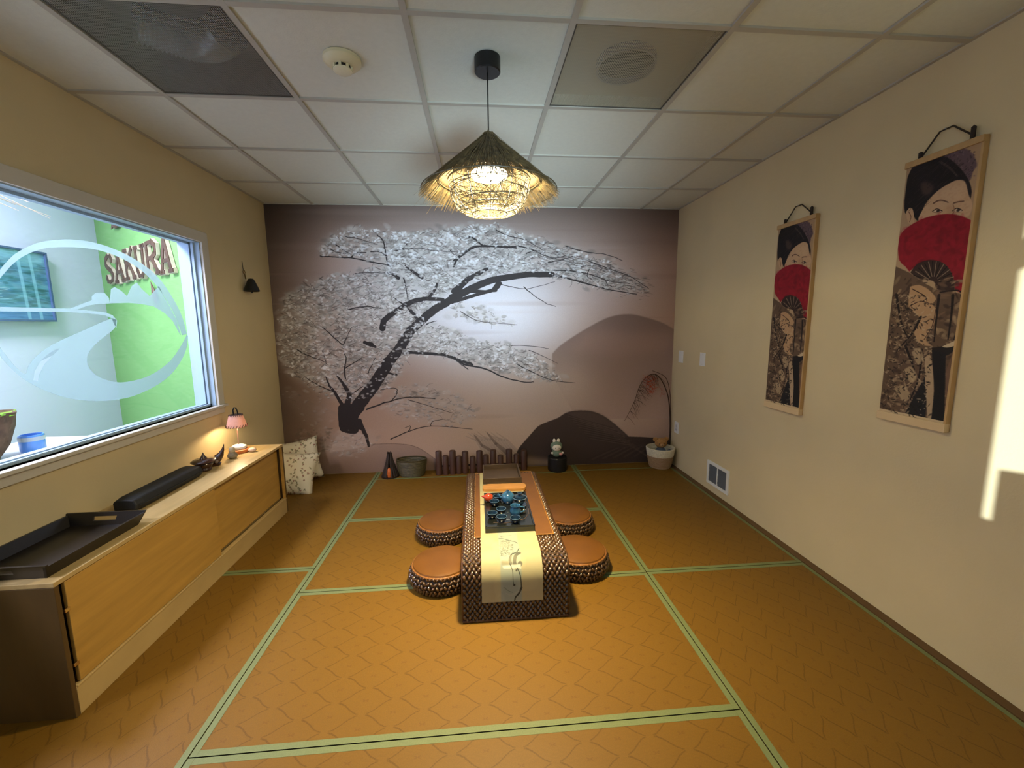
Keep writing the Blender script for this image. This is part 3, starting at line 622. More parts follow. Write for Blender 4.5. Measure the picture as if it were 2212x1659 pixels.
T8 = [(4, 5, (60, 620), (230, 630), (400, 640), (600, 680), (820, 720)), (5, 3, (400, 630), (450, 588), (560, 580)), (4, 3, (210, 480), (300, 545), (400, 605)), (3, 2, (170, 540), (250, 580), (390, 600)), (6, 4, (800, 712), (775, 620), (762, 540), (740, 450), (680, 395)),
      (5, 3, (610, 570), (700, 572), (785, 618)), (5, 3, (870, 560), (950, 540), (1000, 488)), (3, 2, (440, 808), (600, 800), (780, 802)), (8, 14, (790, 802), (850, 815), (910, 860)), (6, 14, (980, 720), (1060, 785), (1165, 855)), (5, 4, (965, 860), (985, 930), (1010, 1095)),
      (4, 6, (855, 1070), (960, 1142)), (8, 6, (1510, 735), (1550, 650), (1650, 572)), (7, 6, (1650, 572), (1740, 522), (1900, 515), (2190, 530)), (4, 7, (1690, 410), (1750, 450), (1830, 510)), (10, 6, (1240, 1065), (1300, 985), (1340, 885)), (20, 10, (1550, 985), (1640, 890), (1740, 825), (1870, 760)),
      (3, 2, (940, 548), (1120, 532), (1300, 560), (1640, 575)), (3, 2, (330, 405), (500, 440), (680, 492)), (4, 3, (1470, 560), (1540, 635)), (4, 3, (360, 1205), (520, 1170), (740, 1185)), (3, 2, (1740, 860), (1850, 900)), (14, 10, (1480, 1060), (1640, 1000), (1900, 1000), (1990, 900))]
branches(T8, z8)
for pl, n, a in CL:             # fine twigs
    for _ in range(int(n * .07)):
        u, v = pick(pl); x, y = mp(u, v); an = rs.normal(.25 if u > 1000 else -.2, .6); L = rs.uniform(10, 42)
        mu.stroke([(x, y), (x + L * .5 * math.cos(an), y + L * .5 * math.sin(an)), (x + L * math.cos(an + .3), y + L * math.sin(an + .3))], 2.4, 1, (70, 60, 58), .6 * a)
for _ in range(520):            # bright clumps where the mist shines through
    pl, n, a = CL[[0, 0, 2, 2, 3, 1][rs.randint(6)]]; u, v = pick(pl); x, y = mp(u, v); g = rs.uniform(226, 250)
    for _k in range(4): mu.blob(x + rs.normal(0, 7), y + rs.normal(0, 4), rs.uniform(4, 9), rs.uniform(2.5, 5), rs.normal(0, .5), (g, g - 1, g + 2), .6, 1.3)
petals(.22, .35)
for _ in range(260):            # dark airy tips along the right edge of the crown
    u = rs.uniform(1150, 1400); v = 500 + (u - 1050) * .36 + rs.normal(0, 13); x, y = mp(u, v); L = rs.uniform(10, 34)
    mu.stroke([(x, y), (x + L, y + L * .22)], 2, 1, (82, 72, 70), .55)
for _ in range(110):
    u, v = rs.uniform(640, 720), rs.uniform(925, 975); x, y = mp(u, v); mu.blob(x, y, rs.uniform(4, 11), rs.uniform(3, 7), rs.uniform(-.6, .6), (104, 92, 78) if rs.rand() < .5 else (168, 148, 134), .35)
mu.a *= (1 + .06 * (rs.rand(MH, MW, 1).astype(np.float32) - .5))
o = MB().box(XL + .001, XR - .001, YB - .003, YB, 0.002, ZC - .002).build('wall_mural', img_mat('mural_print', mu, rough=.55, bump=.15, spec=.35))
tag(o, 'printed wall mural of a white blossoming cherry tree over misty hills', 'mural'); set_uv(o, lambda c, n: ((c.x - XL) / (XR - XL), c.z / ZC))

# ---------------------------------------------------------------- hanging scrolls on the right wall
Hp = None
def homog(src, dst):
    A = []; B = []
    for (x, y), (u, v) in zip(src, dst):
        A += [[x, y, 1, 0, 0, 0, -u * x, -u * y], [0, 0, 0, x, y, 1, -v * x, -v * y]]; B += [u, v]
    h = np.linalg.solve(np.array(A, float), np.array(B, float)); return np.append(h, 1).reshape(3, 3)
PW, PH = 300, 1180
Hp = homog([(188, 285), (578, 110), (400, 1605), (78, 1520)], [(0, 0), (PW, 0), (PW, PH), (0, PH)])
def pp(x, y): q = Hp @ np.array([x, y, 1]); return (q[0] / q[2], q[1] / q[2])
pc = Canvas(PW, PH, (190, 160, 122))
P = lambda pts, col, a=1, soft=0, n=4, **k: pc.poly([pp(*q) for q in (sp(list(pts) + [pts[0]], n) if n else pts)], col, a, soft, **k)
S = lambda pts, w0, w1, col, a=1: pc.stroke([pp(*q) for q in sp(pts, 4)], w0, w1, col, a)
P([(190, 330), (240, 270), (330, 220), (560, 130), (560, 540), (480, 560), (200, 600)], (186, 150, 110), .6, 10)
P([(360, 230), (420, 185), (500, 195), (540, 260), (520, 300), (500, 350), (430, 330), (370, 290)], (104, 82, 88), .95, 2)           # hair ornament
for _ in range(60): q = pp(rs.uniform(370, 535), rs.uniform(195, 330)); pc.blob(*q, 5, 3, rs.uniform(0, 3), (136, 112, 112) if rs.rand() < .5 else (70, 54, 62), .6)
P([(190, 350), (220, 290), (290, 240), (370, 232), (440, 275), (495, 340), (515, 400), (505, 440), (480, 355), (440, 350), (380, 380), (330, 420), (280, 480), (250, 560), (225, 540), (215, 500), (185, 530), (178, 470)], (30, 24, 26), 1, 1)
P([(255, 375), (290, 365), (320, 390), (300, 430), (265, 425)], (110, 84, 74), .6, 5); S([(350, 262), (400, 290), (440, 330)], 10, 6, (92, 76, 72), .5)
P([(480, 355), (440, 348), (385, 378), (330, 420), (285, 480), (250, 545), (262, 560), (360, 530), (440, 522), (500, 530), (520, 470), (500, 420)], (214, 176, 134), 1, 1)     # face
P([(340, 430), (400, 385), (480, 370), (470, 440), (400, 450)], (226, 188, 144), .5, 8)
S([(322, 472), (345, 458), (370, 456), (396, 464)], 7, 4, (112, 80, 62), .9); S([(424, 466), (450, 458), (476, 454)], 6, 4, (112, 80, 62), .9)
P([(385, 480), (430, 480), (430, 525), (390, 528)], (190, 148, 110), .5, 6)
for ex, ey in ((345, 508), (447, 500)):
    P([(ex - 24, ey + 6), (ex - 6, ey - 7), (ex + 14, ey - 5), (ex + 20, ey + 5), (ex, ey + 8)], (228, 204, 172), .9, 0)
    pc.blob(*pp(ex + 2, ey), 8, 6, 0, (36, 24, 20)); S([(ex - 27, ey + 5), (ex - 6, ey - 9), (ex + 22, ey + 1)], 4, 3, (48, 32, 26)); S([(ex - 22, ey + 9), (ex, ey + 11), (ex + 18, ey + 7)], 2, 2, (120, 84, 64), .7)
S([(420, 470), (428, 500), (420, 522)], 3, 5, (160, 118, 86), .8)
P([(188, 520), (205, 500), (222, 515), (228, 570), (205, 580), (192, 555)], (206, 168, 128), 1); S([(200, 520), (212, 545), (205, 570)], 3, 3, (120, 84, 62))
fan = sp([(150, 690), (165, 630), (220, 580), (300, 540), (400, 522), (480, 535), (535, 560)], 4) + sp([(535, 560), (525, 700), (510, 800), (480, 920)], 3) + sp([(440, 905), (430, 840), (380, 770), (300, 760), (240, 790), (210, 815)], 3) + sp([(190, 790), (160, 760), (150, 690)], 3)
pc.poly([pp(*q) for q in fan], (150, 18, 34), 1, 1)
for _ in range(220):
    x, y = rs.uniform(155, 530), rs.uniform(530, 900)
    if inside([tuple(q) for q in fan], x, y): pc.blob(*pp(x, y), rs.uniform(8, 22), rs.uniform(5, 14), rs.uniform(0, 3), (182, 26, 48) if rs.rand() < .5 else (112, 8, 24), .28)
P([(215, 820), (250, 775), (310, 755), (370, 765), (410, 800), (435, 860), (430, 910), (350, 900), (330, 860), (260, 850)], (52, 34, 30), .95, 1)
for k in range(17):
    a = PI * (1.02 + .92 * k / 16); S([(330 + 30 * math.cos(a), 870 + 34 * math.sin(a)), (330 + 108 * math.cos(a), 880 + 118 * math.sin(a))], 3, 4, (150, 128, 104) if k % 2 else (18, 10, 10), .9)
P([(140, 790), (210, 820), (270, 860), (340, 900), (500, 925), (470, 1150), (420, 1320), (405, 1600), (80, 1520), (110, 1150)], (104, 82, 62), 1, 1, 0)
for _ in range(330):           # kimono folds and leaf pattern
    y = rs.uniform(850, 1570); x0 = 150 - (y - 850) * .095; x1 = 480 - (y - 920) * .13; x = rs.uniform(x0, x1); q = pp(x, y)
    c = [(190, 160, 118), (58, 40, 32), (138, 108, 80), (160, 134, 100), (82, 62, 48)][rs.randint(5)]; pc.blob(*q, rs.uniform(7, 26), rs.uniform(3, 10), rs.uniform(-1.2, 1.2), c, .62)
P([(215, 890), (260, 880), (310, 905), (345, 945), (330, 975), (350, 1010), (335, 1080), (300, 1150), (330, 1180), (270, 1170), (240, 1110), (270, 1050), (230, 1010), (210, 985)], (196, 156, 112), 1, 1)
S([(225, 900), (290, 935), (300, 960)], 4, 3, (70, 46, 36)); S([(215, 985), (270, 960), (320, 975)], 4, 3, (70, 46, 36)); S([(345, 1000), (330, 1080), (290, 1150)], 4, 3, (90, 64, 48))
for pts in ([(150, 930), (175, 1060), (210, 1140)], [(270, 1040), (230, 1120), (160, 1200)], [(360, 930), (350, 1040), (340, 1160)], [(430, 930), (425, 1020), (410, 1150)], [(475, 930), (470, 1050), (440, 1150)], [(200, 1180), (240, 1280), (250, 1330)], [(280, 1200), (270, 1330), (230, 1440)]): S(pts, 12, 5, (28, 18, 18), .9)
S([(365, 915), (480, 918), (468, 1100)], 5, 5, (34, 22, 22))
P([(330, 1190), (400, 1180), (455, 1155), (445, 1200), (400, 1230), (340, 1220)], (30, 24, 24), 1, 1); P([(380, 1185), (458, 1152), (455, 1176), (410, 1190)], (214, 190, 150), 1)
P([(330, 1200), (400, 1220), (400, 1600), (325, 1580), (345, 1400)], (24, 22, 24), 1, 1, 0); P([(300, 1330), (310, 1440), (305, 1570), (190, 1540), (230, 1460)], (30, 28, 30), 1, 1, 0)
P([(295, 1240), (325, 1230), (345, 1400), (325, 1590), (308, 1440), (300, 1340)], (200, 170, 130), .9, 1); P([(405, 1300), (440, 1200), (425, 1600), (402, 1600)], (128, 96, 72), .9, 1, 0)
for k in range(3): P([(150 + 40 * k, 1390 - 90 * k), (190 + 40 * k, 1370 - 90 * k), (230 + 30 * k, 1420 - 90 * k), (200 + 30 * k, 1450 - 90 * k)], (198, 170, 128), .8, 2)
pc.poly([(0, PH - 44), (PW, PH - 44), (PW, PH), (0, PH)], (222, 196, 150), 1)
for _ in range(260):            # strands and sheen in the hair, speckle in the cloth
    x, y = rs.uniform(185, 500), rs.uniform(240, 540)
    if inside([(190, 350), (220, 290), (290, 240), (370, 232), (440, 275), (495, 340), (440, 345), (330, 415), (250, 540), (185, 530)], x, y):
        S([(x, y), (x + 14, y - 16), (x + 32, y - 30)], 1.5, 1, (74, 60, 58) if rs.rand() < .5 else (14, 10, 12), .6)
for _ in range(520):
    y = rs.uniform(930, 1560); x = rs.uniform(150 - (y - 850) * .095, 330); q = pp(x, y); c = (22, 15, 14) if rs.rand() < .55 else (206, 180, 140)
    pc.blob(*q, rs.uniform(3, 12), rs.uniform(1.5, 4.5), rs.uniform(-1.2, 1.2), c, .6)
for _ in range(180): x, y = rs.uniform(255, 510), rs.uniform(370, 525); pc.blob(*pp(x, y), 6, 4, 0, (176, 134, 98), .10) if inside([(480, 355), (385, 378), (285, 480), (262, 560), (500, 530), (520, 470)], x, y) else None
pc.a *= .9
M_scroll = img_mat('scroll_print', pc, rough=.8)
M_lath = mat('pale_lath', (186, 150, 96), .5, var=.15, scale=10, stretch=(3, 3, 1)); M_rope = mat('dark_rope', (44, 34, 26), .8)
def scroll(label, y_near, y_far, z0, z1):
    yc = (y_near + y_far) / 2; hw = (y_far - y_near) / 2; hh = (z1 - z0) / 2
    t = thing('hanging_scroll', label, 'wall hanging', (XR, yc, (z0 + z1) / 2), group='hanging scrolls on the right wall')
    o = MB().box(-.022, -.018, -hw, hw, -hh, hh).build('printed_canvas', M_scroll, t)
    set_uv(o, lambda c, n: (1 - (c.y + hw) / (2 * hw), (c.z + hh) / (2 * hh)))
    MB().box(-.03, -.004, -hw - .004, hw + .004, hh - .022, hh + .004).build('top_lath', M_lath, t, bevel=.002)
    MB().box(-.03, -.004, -hw - .004, hw + .004, -hh - .004, -hh + .034).build('bottom_lath', mat('cream_lath', (216, 188, 140), .6), t, bevel=.002)
    MB().box(-.0236, -.001, -hw - .003, -hw + .006, -hh, hh).build('side_lath', M_lath, t)
    MB().tube([(-.017, hw - .05, hh + .004), (-.012, 0.03, hh + .088), (-.012, -.02, hh + .09), (-.017, -hw + .045, hh + .02)], .0035, 6).build('hanging_cord', M_rope, t)
    for yq, k in ((hw - .05, 1), (-hw + .045, 2)): MB().lathe([(0, -.012), (.008, -.008), (.008, .02 * k), (0, .024 * k)], n=10).build('knot', M_rope, t, loc=(-.017, yq, hh + .01))
    MB().tube([(-.02, .005, hh + .09), (0, .005, hh + .09)], .003, 6).build('nail', M_metal, t)
    return t
scroll('large scroll of a woman behind a red fan, nearer the viewer on the right wall', 1.556, 1.847, .972, 2.14)
scroll('scroll of a woman behind a red fan, farther along toward the mural', 2.347, 2.652, .874, 2.052)

# wall plates and floor register on the right wall
def plate(y, z, label, name='wall_plate', outlet=False):
    t = thing(name, label, 'wall plate', (XR, y, z))
    MB().box(-.006, 0, -.043, .043, -.058, .058).build('plate', M_white, t, bevel=.002)
    if outlet:
        MB().box(-.0075, -.004, -.018, .018, -.036, .036).build('socket', mat('socket_white', (205, 203, 196), .4), t)
        for yy_ in (-.0065, .0065):
            for zz in (.014, -.02): MB().box(-.0078, -.007, yy_ - .0015, yy_ + .0015, zz - .006, zz + .006).build('slot', M_black, t)
    else:
        for zz in (.046, -.046): MB().lathe([(0, 0), (.003, 0), (.003, .001), (0, .001)], n=10).build('screw', M_metal, t, loc=(-.007, 0, zz))
plate(3.905, 1.118, 'blank white wall plate closest to the mural')
plate(3.512, 1.123, 'blank white wall plate farther from the mural corner')
plate(3.927, .405, 'white outlet low on the wall above the rope basket', 'wall_outlet', True)
t = thing('floor_register', 'white wall vent with dark louvres low on the right wall', 'air vent', (XR, 3.179, .168))
MB().box(-.01, 0, -.155, -.125, -.1, .1).box(-.01, 0, .125, .155, -.1, .1).box(-.01, 0, -.125, .125, .075, .1).box(-.01, 0, -.125, .125, -.1, -.075).box(-.01, 0, -.006, .006, -.075, .075).build('frame', M_white, t)
MB().box(-.002, -.001, -.125, .125, -.075, .075).build('backing', mat('register_dark', (10, 12, 14), .8), t)
M_sl = mat('louvre', (96, 100, 104), .5); sl = None
for sg in (-1, 1):
    for k in range(12):
        if sl is None: sl = MB().obox((0, 0, 0), (.004, 0, .003), (0, .0585, 0), (.0003, 0, -.0005)).build('louvre', M_sl, t)
        else: c = sl.copy(); COL.objects.link(c); sl_ = c
        (sl if (sg == -1 and k == 0) else sl_).location = (-.0065, sg * .0655, -.068 + k * .0124)

# bell on the left wall
t = thing('wall_bell', 'small black bell ornament hanging by a cord beside the window', 'wall ornament', (XL, 3.63, 1.78))
MB().tube([(.004, .0, .19), (.008, .0, .12)], .002, 6).build('cord', M_rope, t)
MB().ring((.012, 0, .105), .014, .0028, 18, 6, ax=(0, 1, 0), ay=(0, 0, 1)).build('ring', mat('brass', (120, 90, 30), .4, metal=.7), t, smooth=True)
MB().tube([(.015, 0, .09), (.02, 0, .05)], .005, 8).build('neck', mat('brass2', (96, 74, 26), .5, metal=.5), t)
MB().lathe([(0, .055), (.018, .052), (.03, .03), (.046, -.01), (.058, -.045), (.05, -.05), (.03, -.01), (0, 0)], c=(.06, 0, 0), n=24).build('bell', mat('black_iron', (10, 8, 7), .5), t, smooth=True)
MB().ball((.06, 0, -.055), .008).build('clapper', M_black, t)
# ---------------------------------------------------------------- low cabinet under the window
CX, CY0, CY1, CH = -1.517, 1.493, 3.258, .545
cab = thing('low_cabinet', 'long light oak cabinet with sliding doors under the interior window', 'cabinet', ((XL + CX) / 2, (CY0 + CY1) / 2, 0))
ox, oy = cab.location.x, cab.location.y
def cb(name, m, *bxs, bevel=.002, parent=None):
    q = MB()
    for (a, b_, c, d, e, f) in bxs: q.box(a - ox, b_ - ox, c - oy, d - oy, e, f)
    return q.build(name, m, parent or cab, bevel=bevel)
X0 = XL + .002
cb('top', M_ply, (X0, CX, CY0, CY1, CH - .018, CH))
cb('side_panel', M_wood_shade, (X0, CX - .0005, CY0, CY0 + .018, 0, CH - .018)); cb('side_panel', M_wood_shade, (X0, CX - .0005, CY1 - .018, CY1, 0, CH - .018))
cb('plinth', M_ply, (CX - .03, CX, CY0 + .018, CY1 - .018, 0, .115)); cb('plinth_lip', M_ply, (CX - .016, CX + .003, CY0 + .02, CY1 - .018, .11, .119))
cb('back_panel', M_wood_shade, (X0, X0 + .01, CY0 + .018, CY1 - .018, 0, CH - .018)); cb('shelf', M_ply, (X0, CX - .05, CY0 + .018, CY1 - .018, .1, .115))
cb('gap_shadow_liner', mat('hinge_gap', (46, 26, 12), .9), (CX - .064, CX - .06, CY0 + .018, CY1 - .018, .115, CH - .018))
cb('door', M_wood, (CX - .016, CX - .002, 1.532, 2.411, .122, CH - .021)); cb('door', M_wood, (CX - .05, CX - .036, 2.36, CY1 - .03, .122, CH - .021))
cb('end_stile', M_wood, (CX - .018, CX - .001, CY1 - .034, CY1 - .018, .119, CH - .018))
for z in (.2, .42): cb('hinge', mat('polished_brass', (235, 205, 150), .2, metal=1), (CX - .006, CX + .004, 1.514, 1.534, z - .007, z + .007), bevel=.002)

# black tray with handle slots
t = thing('serving_tray', 'black rectangular serving tray with handle slots on the near end of the cabinet', 'tray', (-1.715, 1.735, CH))
hx, hy, fl, hz = .145, .205, .022, .052; base = MB().box(-hx, hx, -hy, hy, 0, .008); base.build('base', M_dark if False else mat('black_lacquer', (22, 18, 17), .32, var=.2), t, bevel=.002)
M_lac = bpy.data.materials['black_lacquer']
for sg in (1, -1):
    MB().add([(sg * hx, -hy, .0), (sg * hx, hy, .0), (sg * (hx + fl), hy + fl, hz), (sg * (hx + fl), -hy - fl, hz), (sg * (hx - .009), -hy, .0), (sg * (hx - .009), hy, .0), (sg * (hx + fl - .009), hy + fl, hz), (sg * (hx + fl - .009), -hy - fl, hz)],
             [(0, 1, 2, 3), (7, 6, 5, 4), (0, 4, 5, 1), (3, 2, 6, 7), (1, 5, 6, 2), (0, 3, 7, 4)]).build('long_side', M_lac, t)
for sg in (1, -1):              # end walls with a slot (8 quads around the hole)
    def E_(u, v, d): k = v / hz; return (u * (hx + fl * k) / hx, sg * (hy + fl * k - d), v)
    q = MB(); o4 = [(-hx, 0), (hx, 0), (hx, hz + .008), (-hx, hz + .008)]; i4 = [(-.045, .026), (.045, .026), (.045, .044), (-.045, .044)]
    vs = [E_(*p, 0) for p in o4 + i4] + [E_(*p, .009) for p in o4 + i4]
    fs = []
    for k in range(4):
        n = (k + 1) % 4; fs += [(k, n, 4 + n, 4 + k), (8 + n, 8 + k, 12 + k, 12 + n), (4 + k, 4 + n, 12 + n, 12 + k), (k, n, 8 + n, 8 + k)]
    q.add(vs, fs).build('end_side', M_lac, t)
# long black padded case
t = thing('black_case', 'long black padded case lying on the cabinet behind the tray', 'case', (-1.745, 2.345, CH), rz=.02)
prof = [(-.058, .004), (.058, .004), (.066, .03), (.05, .062), (-.04, .066), (-.06, .05)]
n = len(prof); q = MB(); vs = []
for k in range(13):
    y = -.26 + .52 * k / 12; e = 1 if 0 < k < 12 else .86
    vs += [(x * e, y, .033 + (z - .033) * e) for x, z in prof]
q.add(vs, [(i * n + k, i * n + (k + 1) % n, (i + 1) * n + (k + 1) % n, (i + 1) * n + k) for i in range(12) for k in range(n)] + [tuple(range(n)), tuple(range(12 * n, 13 * n))[::-1]])
q.build('body', mat('black_padded_cloth', (17, 19, 20), .65, bump=.3, bscale=200), t, bevel=.006)
MB().box(.035, .045, .255, .262, .012, .03).build('zip_pull', mat('silver', (190, 190, 190), .3, metal=1), t)
MB().tube([(.064, -.25, .03), (.0665, 0, .03), (.064, .25, .03)], .0018, 6).build('zip', M_black, t)
# carved wooden teapot-like ornament and leaf-shaped holder
t = thing('carved_pot', 'dark carved wooden pot with a pointed lid beside the black case', 'ornament', (-1.735, 2.682, CH))
M_rose = mat('rosewood', (58, 28, 18), .3, var=.4, scale=14, coat=.4)
MB().lathe([(0, 0), (.034, 0), (.04, .01), (.036, .022), (.046, .034), (.05, .048), (.044, .06), (0, .06)], n=28).build('body', M_rose, t, smooth=True)
MB().lathe([(0, .06), (.062, .06), (.066, .066), (.056, .074), (.02, .078), (.008, .1), (.002, .118), (0, .118)], n=28, sx=1.0, sy=1.15).build('lid', M_rose, t, smooth=True)
t = thing('carved_horn', 'dark wooden horn-shaped ornament pointing up toward the lamp', 'ornament', (-1.73, 2.785, CH))
MB().lathe([(0, 0), (.028, 0), (.034, .012), (.026, .02), (0, .02)], n=20).build('foot', M_rose, t, smooth=True)
pts = [(-.035, -.01, .02), (-.012, .0, .03), (.012, .01, .045), (.03, .018, .07), (.042, .022, .1), (.05, .026, .135)]
MB().tube(pts, [.010, .026, .027, .017, .008, .001], 14).build('horn', M_rose, t, smooth=True)
MB().lathe([(0, .0), (.014, .0), (.018, .012), (.012, .022), (0, .022)], c=(-.03, -.005, .03), n=16).build('cap', M_rose, t, smooth=True)
MB().ball((.02, -.02, .03), .012).build('bead', mat('grey_bead', (128, 112, 104), .4), t, smooth=True)
# small stone figures
M_st = mat('pale_stone', (184, 170, 142), .7, var=.25, scale=60)
t = thing('stone_figure', 'small pale stone gourd figure standing before the table lamp', 'figurine', (-1.70, 2.925, CH))
MB().lathe([(0, 0), (.018, .0), (.03, .012), (.031, .026), (.02, .042), (.016, .048)], n=20).build('body', mat('dark_stone', (136, 124, 100), .7, var=.3, scale=60), t, smooth=True)
MB().lathe([(.016, .044), (.02, .056), (.018, .072), (.008, .082), (0, .083)], n=20).build('head', M_st, t, smooth=True)
o = MB().ball((0, 0, .016), .028, .022, .017).build('pebble', mat('pink_pebble', (214, 186, 160), .6, var=.1), smooth=True, loc=(-1.645, 3.07, CH)); tag(o, 'small rounded pink pebble to the right of the table lamp', 'stone')
o = MB().ball((0, 0, .012), .016, .013, .012).build('pebble', mat('tan_pebble', (196, 166, 120), .6), smooth=True, loc=(-1.795, 2.96, CH)); tag(o, 'tiny tan pebble against the wall left of the table lamp', 'stone')
# table lamp
t = thing('table_lamp', 'small lamp with a pink stitched shade at the far end of the oak cabinet', 'lamp', (-1.737, 3.075, CH))
bk = MB(); bk.lathe([(0, 0), (.062, 0), (.066, .006), (.066, .022), (.06, .026), (0, .026)], n=30)
bk.v = [(x * (1 + .06 * math.sin(3 * math.atan2(y, x))), y * (1 + .05 * math.cos(2 * math.atan2(y, x))), z) for x, y, z in bk.v]
bk.build('wood_slice', mat('orange_wood', (196, 118, 62), .5, var=.25, scale=20), t, smooth=True)
MB().lathe([(0, .026), (.044, .026), (.05, .034), (.047, .046), (.03, .056), (.006, .06), (0, .06)], n=30).build('dome_foot', mat('white_porcelain', (244, 240, 228), .3), t, smooth=True)
MB().tube([(0, 0, .055), (0, 0, .205)], .0042, 10).build('stem', mat('pink_stem', (220, 180, 160), .4), t)
M_shade = mat('pink_shade', (226, 192, 182), .7, var=.12, scale=40)
nt = M_shade.node_tree; tl = nt.nodes.new('ShaderNodeBsdfTranslucent'); tl.inputs[0].default_value = (.85, .62, .54, 1); mx = nt.nodes.new('ShaderNodeMixShader'); mx.inputs[0].default_value = .35
nt.links.new(nt.nodes['Principled BSDF'].outputs[0], mx.inputs[1]); nt.links.new(tl.outputs[0], mx.inputs[2]); nt.links.new(mx.outputs[0], nt.nodes['Material Output'].inputs[0])
sh = MB().lathe([(.066, .19), (.042, .275), (.04, .275), (.064, .19)], n=36, closed=True).build('shade', M_shade, t, smooth=True)
for R_, z, h in ((.067, .197, .009), (.043, .272, .006)):
    q = MB()
    for k in range(22):
        a = 2 * PI * k / 22; a2 = a + .14; q.tube([(R_ * math.cos(a), R_ * math.sin(a), z - h), (R_ * 1.0 * math.cos(a2), R_ * math.sin(a2), z + h)], .0017, 5)
    q.build('stitching', mat('brown_thread', (62, 32, 22), .8), sh)
MB().lathe([(0, .274), (.04, .274), (.04, .277), (0, .277)], n=24).build('cap', mat('dark_cap', (50, 30, 22), .7), t)
MB().tube([(-.012, -.004, .274), (-.013, -.004, .31), (-.006, 0, .328), (.004, .002, .326), (.012, .004, .30), (.014, .004, .276)], .0048, 8).build('carry_loop', M_black, t, smooth=True)
MB().lathe([(0, .216), (.012, .218), (.017, .232), (.012, .25), (0, .252)], n=16).build('bulb', mat('lamp_bulb', (255, 226, 170), .5, emit=6), t, smooth=True)
lamp('table_lamp_light', 'POINT', (-1.737, 3.075, CH + .206), 4.5, (1, .74, .42), .012)

# ---------------------------------------------------------------- pendant lamp
PX, PY = .066, 1.9
pd = thing('pendant_lamp', 'conical straw thatched pendant lamp with a woven cane basket over the table', 'pendant lamp', (PX, PY, 0))
MB().lathe([(0, 2.478), (.05, 2.478), (.054, 2.482), (.054, 2.536), (0, 2.536)], n=36).build('ceiling_rose', mat('black_rose', (6, 6, 6), .4), pd, smooth=True)
MB().tube([(0, 0, 2.48), (0, 0, 2.235)], .0028, 8).build('cord', M_black, pd)
MB().lathe([(.012, 2.245), (.024, 2.243), (.03, 2.225), (.075, 2.18), (.15, 2.115), (.21, 2.065), (.215, 2.06), (.15, 2.105), (.07, 2.168), (.02, 2.215), (.012, 2.225)], n=40, closed=True).build('cone', mat('dark_straw', (84, 68, 40), .8, var=.4, scale=60), pd, smooth=True)
def zcone(r): return 2.245 - .012 - (r - .02) * (2.233 - 2.0) / .27 if r > .02 else 2.243
q = MB()
for k in range(3400):
    a = rnd.uniform(0, 2 * PI); r0 = rnd.choice((rnd.uniform(.015, .1), rnd.uniform(.08, .2), rnd.uniform(.16, .23), rnd.uniform(.18, .23))); L = rnd.uniform(.07, .13)
    r1 = min(r0 + L, rnd.uniform(.272, .305)); a1 = a + rnd.normalvariate(0, .07) * (.1 / (r1 + .05))
    if rnd.random() < .012: r1 += .025
    h0 = rnd.uniform(.0, .008); h1 = rnd.uniform(-.007, .012) + (.0 if r1 < .25 else rnd.uniform(-.014, .004))
    A = Vector((r0 * math.cos(a), r0 * math.sin(a), zcone(r0) + h0)); B = Vector((r1 * math.cos(a1), r1 * math.sin(a1), zcone(r1) + h1))
    s_ = Vector((-math.sin(a), math.cos(a), 0)) * rnd.uniform(.0008, .0019); up = Vector((0, 0, .0012))
    q.add([A - s_, A + s_, A + up, B - s_ * .5, B + s_ * .5, B + up * .6], [(0, 1, 4, 3), (1, 2, 5, 4), (2, 0, 3, 5), (3, 4, 5)])
o = q.build('thatch_straw', M_straw, pd, fix=False); o['kind'] = 'stuff'; o['label'] = 'layered dry straw thatch'
q = MB()
for R_, z in ((.215, 2.052), (.29, 2.012)): q.ring((0, 0, z), R_, .0022, 60, 6)
q.build('wire_hoop', M_cane, pd, smooth=True)
def bowl(tt): # tt 0 top .. 1 bottom ring
    z = 2.055 - .138 * math.sin(tt * PI / 2) ** 1.15; r = .076 + (.176 - .076) * math.cos(tt * PI / 2) ** .75; return r, z
q = MB()
for k in range(230):
    a = rnd.uniform(0, 2 * PI); da = rnd.uniform(-1.5, 1.5); t0, t1 = rnd.uniform(0, .35), rnd.uniform(.7, 1); bend = rnd.uniform(-.25, .25); pts = []
    for i in range(11):
        s_ = i / 10; tt = min(1, max(0, t0 + (t1 - t0) * s_ + bend * math.sin(PI * s_))); r, z = bowl(tt); r += rnd.uniform(-.0005, .002); aa = a + da * s_; pts.append((r * math.cos(aa), r * math.sin(aa), z))
    q.tube(pts, .00095, 4, False)
for k in range(40):
    t0 = rnd.uniform(0, 1); t1 = min(1, max(0, t0 + rnd.uniform(-.2, .2))); a = rnd.uniform(0, 2 * PI); q.tube([(lambda r, z, aa: (r * math.cos(aa), r * math.sin(aa), z))(*bowl(t0 + (t1 - t0) * i / 12), a + 2.2 * i / 12) for i in range(13)], .0013, 4, False)
o = q.build('cane_basket', M_cane, pd, fix=False); o['kind'] = 'stuff'; o['label'] = 'loosely woven pale cane basket'
q = MB().ring((0, 0, 1.917), .076, .0026, 48, 6).ring((0, 0, 2.055), .176, .003, 60, 6)
for k in range(12): a = 2 * PI * k / 12; q.tube([(bowl(i / 8)[0] * math.cos(a), bowl(i / 8)[0] * math.sin(a), bowl(i / 8)[1]) for i in range(9)], .0018, 5, False)
q.build('basket_frame', M_cane, pd)
MB().lathe([(0, 2.11), (.018, 2.11), (.022, 2.12), (.022, 2.2), (0, 2.2)], n=20).build('lamp_holder', M_black, pd)
